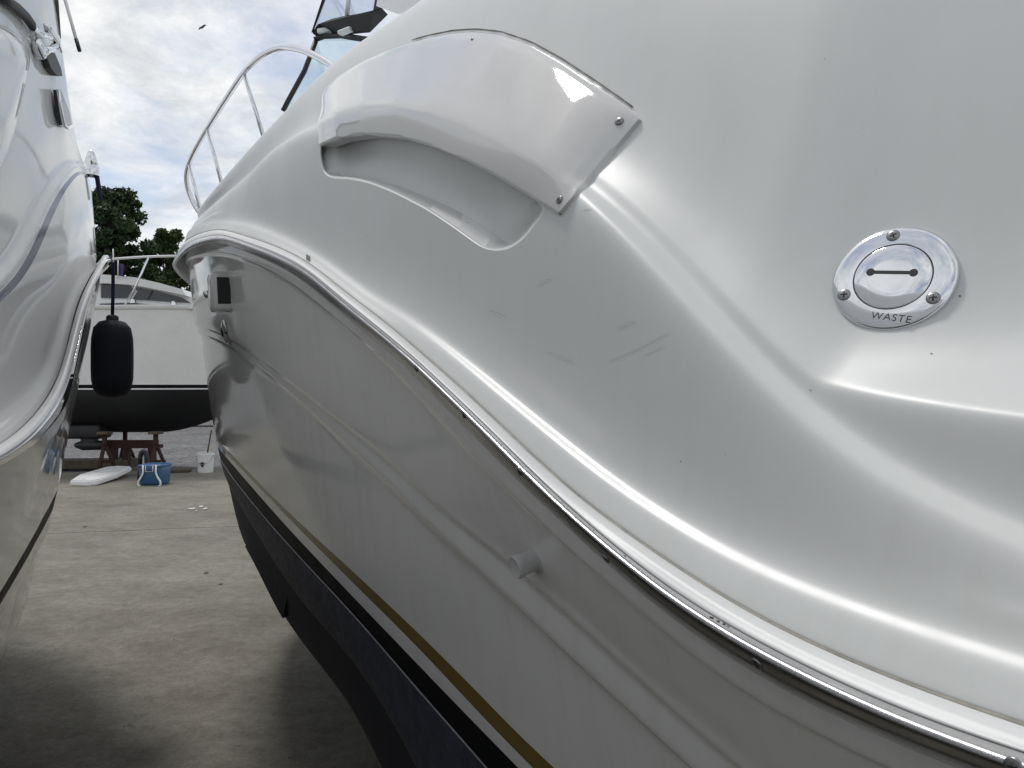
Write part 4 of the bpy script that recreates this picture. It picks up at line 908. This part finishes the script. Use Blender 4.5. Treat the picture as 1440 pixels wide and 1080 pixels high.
m = MB(); m.box((at(245, 0, BY+.6).x, BY+.4, .03), (.75, .28, .05), R(12), bev=.01); tag(m.out('timber_plank', 'wood', None, False), 'thin dark plank on the concrete between cooler and bucket', 'plank')

# ================================================================== THINGS ON THE GROUND
def ground_pt(u, v): Y = EYE*FPX/(v-540); return at(u, v, Y)
# cooler
g = ground_pt(210, 683); ck = thing('cooler', 'blue plastic cooler with a white handle', 'cooler', (g.x, g.y+.2, 0))
cw = 34/FPX*g.y; ch = 28/FPX*g.y
m = MB(); m.box((g.x, g.y+.2, ch*.48), (cw*.90, .36, ch*.94), taper=1.06, bev=.03); m.out('tub', 'blue', ck)
m = MB(); m.box((g.x, g.y+.2, ch*.97), (cw*1.02, .40, .05), bev=.02); m.out('rim', 'blue', ck)
yf = g.y+.2-.215
m = MB(); K = lambda u, v: at(u, v, yf)
m.tube([K(201, 654), K(201.5, 664), K(199, 670), K(194.5, 677), K(194, 682), K(198, 684.5), K(222, 684.5), K(226, 682), K(225.5, 677), K(221, 670), K(219, 664), K(219.5, 654)], .016, 8); m.tube([K(205, 655), K(205, 663), K(215, 663), K(215, 655)], .009, 8); m.out('handle', 'white', ck)
m = MB(); m.box(K(210, 659), (.11, .02, .10), bev=.008); m.out('latch', 'blue', ck)
m = MB(); hp_ = [at(u, v, g.y+.45) for u, v in ((196.5, 655), (197, 643), (199, 636), (202, 633.5), (205, 637), (206.5, 645), (206.5, 656), (206, 686))]; m.tube(hp_, .04, 10); m.tube([hp_[0], at(196.5, 684.5, g.y+.45)], .04, 10)
hz = min(v[2] for v in m.v); m.v = [(x, y, z-hz) if z-hz < .2 else (x, y, z) for x, y, z in m.v]
tag(m.out('hose_loop', 'rubber', None), 'thick black hose bent into an upright loop behind the blue cooler', 'hose')
# white panel propped on the ground
g0 = ground_pt(106, 684); g1 = ground_pt(172, 668)
m = MB(); cpt = (g0+g1)/2; dvec = (g1-g0); a_ = math.atan2(dvec.y, dvec.x)
pts = [(-.5, -.14), (-.42, -.2), (.0, -.2), (.46, -.13), (.5, .05), (.42, .15), (-.1, .18), (-.46, .08)]; Ld = dvec.length; rot = Matrix.Rotation(a_, 3, 'Z') @ Matrix.Rotation(R(-3), 3, 'Y')
top_ = [Vector((cpt.x, cpt.y, .10))+rot @ Vector((x*Ld, y*1.5, .045)) for x, y in pts]; bot_ = [Vector((cpt.x, cpt.y, .10))+rot @ Vector((x*Ld*1.02, y*1.55, -.045)) for x, y in pts]
m.add(top_+bot_, [tuple(range(8)), tuple(range(15, 7, -1))]+[(i, i+8, (i+1) % 8+8, (i+1) % 8) for i in range(8)])
mz = min(v[2] for v in m.v); m.v = [(x, y, z-mz) for x, y, z in m.v]
o = m.out('cushion_pad', 'white', None, False); tag(o, 'long white padded cushion lying on the concrete left of the cooler', 'cushion')
bmq = bmesh.new(); bmq.from_mesh(o.data); bmesh.ops.bevel(bmq, geom=bmq.edges[:], offset=.02, segments=2, affect='EDGES'); bmesh.ops.recalc_face_normals(bmq, faces=bmq.faces[:]); bmq.to_mesh(o.data); bmq.free()
# bucket with a stick
g = ground_pt(289, 664); bk = thing('bucket', 'white plastic bucket with a dark mark beside the cruiser bow', 'bucket', (g.x, g.y, 0)); br_ = 11.6/FPX*g.y; bh = 28/FPX*g.y
m = MB(); m.lathe((g.x, g.y, 0), (0, 0, 1), [(0, .0), (br_*.86, 0), (br_*.88, .01), (br_*.98, bh*.86), (br_*1.05, bh*.87), (br_*1.05, bh*.91), (br_, bh*.92), (br_*1.02, bh), (br_*.95, bh), (br_*.84, .02), (0, .02)], 32); o = m.out('tub', 'white', bk); auto(o, 35)
m = MB(); m.tube([Vector((g.x-br_*1.02, g.y, bh*.85)), Vector((g.x-br_*.8, g.y-br_*.9, bh*.55)), Vector((g.x, g.y-br_*1.15, bh*.42)), Vector((g.x+br_*.8, g.y-br_*.9, bh*.55)), Vector((g.x+br_*1.02, g.y, bh*.85))], .004, 6); m.out('bail_handle', 'steel', bk)
lm = [Vector((g.x+x, g.y-br_*.99-.003, bh*.40+z)) for x, z in ((-.05, .03), (.0, .06), (.05, .03), (.0, -.05))]; mesh('printed_mark', lm, [(0, 1, 2, 3)], 'dark_engine', bk, False)
m = MB(); m.tube([Vector((g.x-.02, g.y, .03)), Vector((g.x+.10, g.y+.03, bh+.42))], .014, 8); tag(m.out('wooden_stick', 'wood', None), 'pale wooden stick leaning in the white bucket', 'stick')
# litter
for i, (u, v, r_) in enumerate(((270, 716, .05), (283, 713, .03), (289, 716, .035), (276, 719, .02))):
    q = ground_pt(u, v); m = MB(); a = [(q.x+math.cos(t_)*r_*random.uniform(.5, 1.3), q.y+math.sin(t_)*r_*random.uniform(.5, 1.6)) for t_ in np.linspace(0, 6.28, 8)[:-1]]
    zc_ = q.y*.0+.003; m.add([(x, y, zc_) for x, y in a]+[(x*.999+q.x*.001, y, zc_+.012*random.uniform(.4, 1)) for x, y in a], [tuple(range(7)), tuple(range(7, 14))]+[(k, (k+1) % 7, (k+1) % 7+7, k+7) for k in range(7)])
    tag(m.out('paint_flake', 'debris', None, False), 'small white flake of debris on the concrete before the bucket', 'debris', 'white flakes on the concrete')
for i, (u, v, r_) in enumerate(((310, 822, .022), (119, 741, .03), (101, 998, .006), (407, 1066, .006), (175, 1022, .005), (290, 806, .03), (245, 900, .006))):
    q = ground_pt(u, v); m = MB(); a = [(q.x+math.cos(t_)*r_*random.uniform(.6, 1.3), q.y+math.sin(t_)*r_*random.uniform(.6, 1.4)) for t_ in np.linspace(0, 6.28, 7)[:-1]]
    m.add([(x, y, .002) for x, y in a]+[(q.x, q.y, .004+r_*.3)], [(k, (k+1) % 6, 6) for k in range(6)]); tag(m.out('pebble', 'speck', None, False), 'small dark pebble on the concrete between the two cruisers', 'pebble', 'dark pebbles on the concrete')
# strip of pallets and lumber beyond
m = MB(); q = ground_pt(280, 598); m.box((q.x, q.y, .22), (3.2, 1.0, .10), bev=.02); m.box((q.x-1.2, q.y, .085), (.15, 1.0, .17)); m.box((q.x+1.2, q.y, .085), (.15, 1.0, .17)); tag(m.out('pallet', 'debris', None, False), 'pale low pallet on the gravel beyond the cabin boat bow', 'pallet')

# ================================================================== TREES
def tree(name, u, vtop, Y, wid, label, leafm, seed, n=7000):
    r = np.random.default_rng(seed); base = at(u, 540, Y); h = EYE+(540-vtop)/FPX*Y; w = wid/FPX*Y/2
    t = thing(name, label, 'tree', (base.x, Y, 0), 'trees behind the yard')
    m_ = MB(); top_ = Vector((base.x+.05*h*r.uniform(-1, 1), Y, h*.80)); m_.tube([(base.x, Y, -.03), (base.x+.1, Y, h*.25), (base.x-.1, Y, h*.5), top_], [h*.030, h*.024, h*.016, h*.004], 10)
    cl_c = []
    for k in range(150):
        zz = h*r.uniform(.12, .97); a = r.uniform(0, 6.28); env = w*(1-abs((zz/h-.5)/.52)**2.2)**.5 if abs((zz/h-.5)/.52) < 1 else w*.2
        rad_ = env*r.uniform(.35, .95); e = Vector((base.x+math.cos(a)*rad_, Y+math.sin(a)*rad_, zz)); s_ = Vector((base.x, Y, zz*.75)); mid = (s_+e)/2+Vector((0, 0, .05*h))
        m_.tube([s_, mid, e], [h*.006, h*.004, h*.001], 5); cl_c.append((e, w*r.uniform(.08, .28)))
    m_.out('trunk', 'bark', t)
    P_ = []; 
    for k in range(n):
        c_, rr_ = cl_c[r.integers(len(cl_c))]; d_ = r.normal(size=3); d_ /= np.linalg.norm(d_); d_ *= rr_*r.uniform(.2, 1.15)**.6; P_.append(np.array(c_)+d_*np.array([1, 1, .85]))
    P_ = np.array(P_); P_[:, 2] = np.clip(P_[:, 2], h*.12, h*1.01); sz = r.uniform(.035, .095, n)*h/9
    A_ = r.normal(size=(n, 3)); A_ /= np.linalg.norm(A_, axis=1, keepdims=True); B_ = np.cross(A_, r.normal(size=(n, 3))); B_ /= np.linalg.norm(B_, axis=1, keepdims=True)
    V_ = np.stack([P_-A_*sz[:, None]*1.3, P_+B_*sz[:, None]*.7, P_+A_*sz[:, None]*1.3, P_-B_*sz[:, None]*.7], 1).reshape(-1, 3)
    mesh('crown', V_, [(4*i, 4*i+1, 4*i+2, 4*i+3) for i in range(n)], leafm, t, False)
tree('leafy_tree', 160, 256, 36, 112, 'tall dark leafy tree behind the fender', 'leaf_dark', 3, 49400)
tree('leafy_tree', 238, 322, 40, 96, 'lower green tree behind the cabin boat roof', 'leaf_mid', 5, 34200)
tree('leafy_tree', 95, 300, 44, 100, 'dark tree half hidden behind the navy-striped cruiser', 'leaf_dark', 9, 26600)
tree('leafy_tree', 205, 368, 52, 60, 'small distant tree low between the two leafy trees', 'leaf_mid', 12, 15200)
tree('leafy_tree', 310, 345, 46, 100, 'green tree behind the bow of the gold-striped cruiser', 'leaf_mid', 15, 22800)

# ================================================================== GULL
bc = at(284, 38.5, 38); bd = thing('bird', 'small dark gull gliding in the cloudy sky', 'bird', bc)
sc_ = 38/FPX*1.45
m = MB(); m.tube([bc+Vector((-4.2*sc_, .1, -1.0*sc_)), bc+Vector((-2*sc_, .05, -.2*sc_)), bc, bc+Vector((1.8*sc_, -.05, .2*sc_)), bc+Vector((3*sc_, -.1, .2*sc_))], [.4*sc_, .8*sc_, 1.0*sc_, .8*sc_, .3*sc_], 10)
def wing(tip, mid):
    a, b_ = bc+mid, bc+tip
    ch_ = Vector((1.1*sc_, 0, -.25*sc_)); V_ = []
    for q, k in ((bc, 1.3), (a, 1.0), (b_, .15)):
        V_ += [q-ch_*k, q+Vector((0, 0, .25*sc_))*k, q+ch_*k, q-Vector((0, 0, .1*sc_))*k]
    m.add(V_, [(i*4+j, i*4+(j+1) % 4, (i+1)*4+(j+1) % 4, (i+1)*4+j) for i in range(2) for j in range(4)]+[(8, 9, 10, 11)])
wing(Vector((-7.5*sc_, .5, 5.4*sc_)), Vector((-3.4*sc_, .25, 2.6*sc_))); wing(Vector((9.8*sc_, -.5, -2.6*sc_)), Vector((5*sc_, -.25, .2*sc_)))
m.out('body', 'bird', bd)
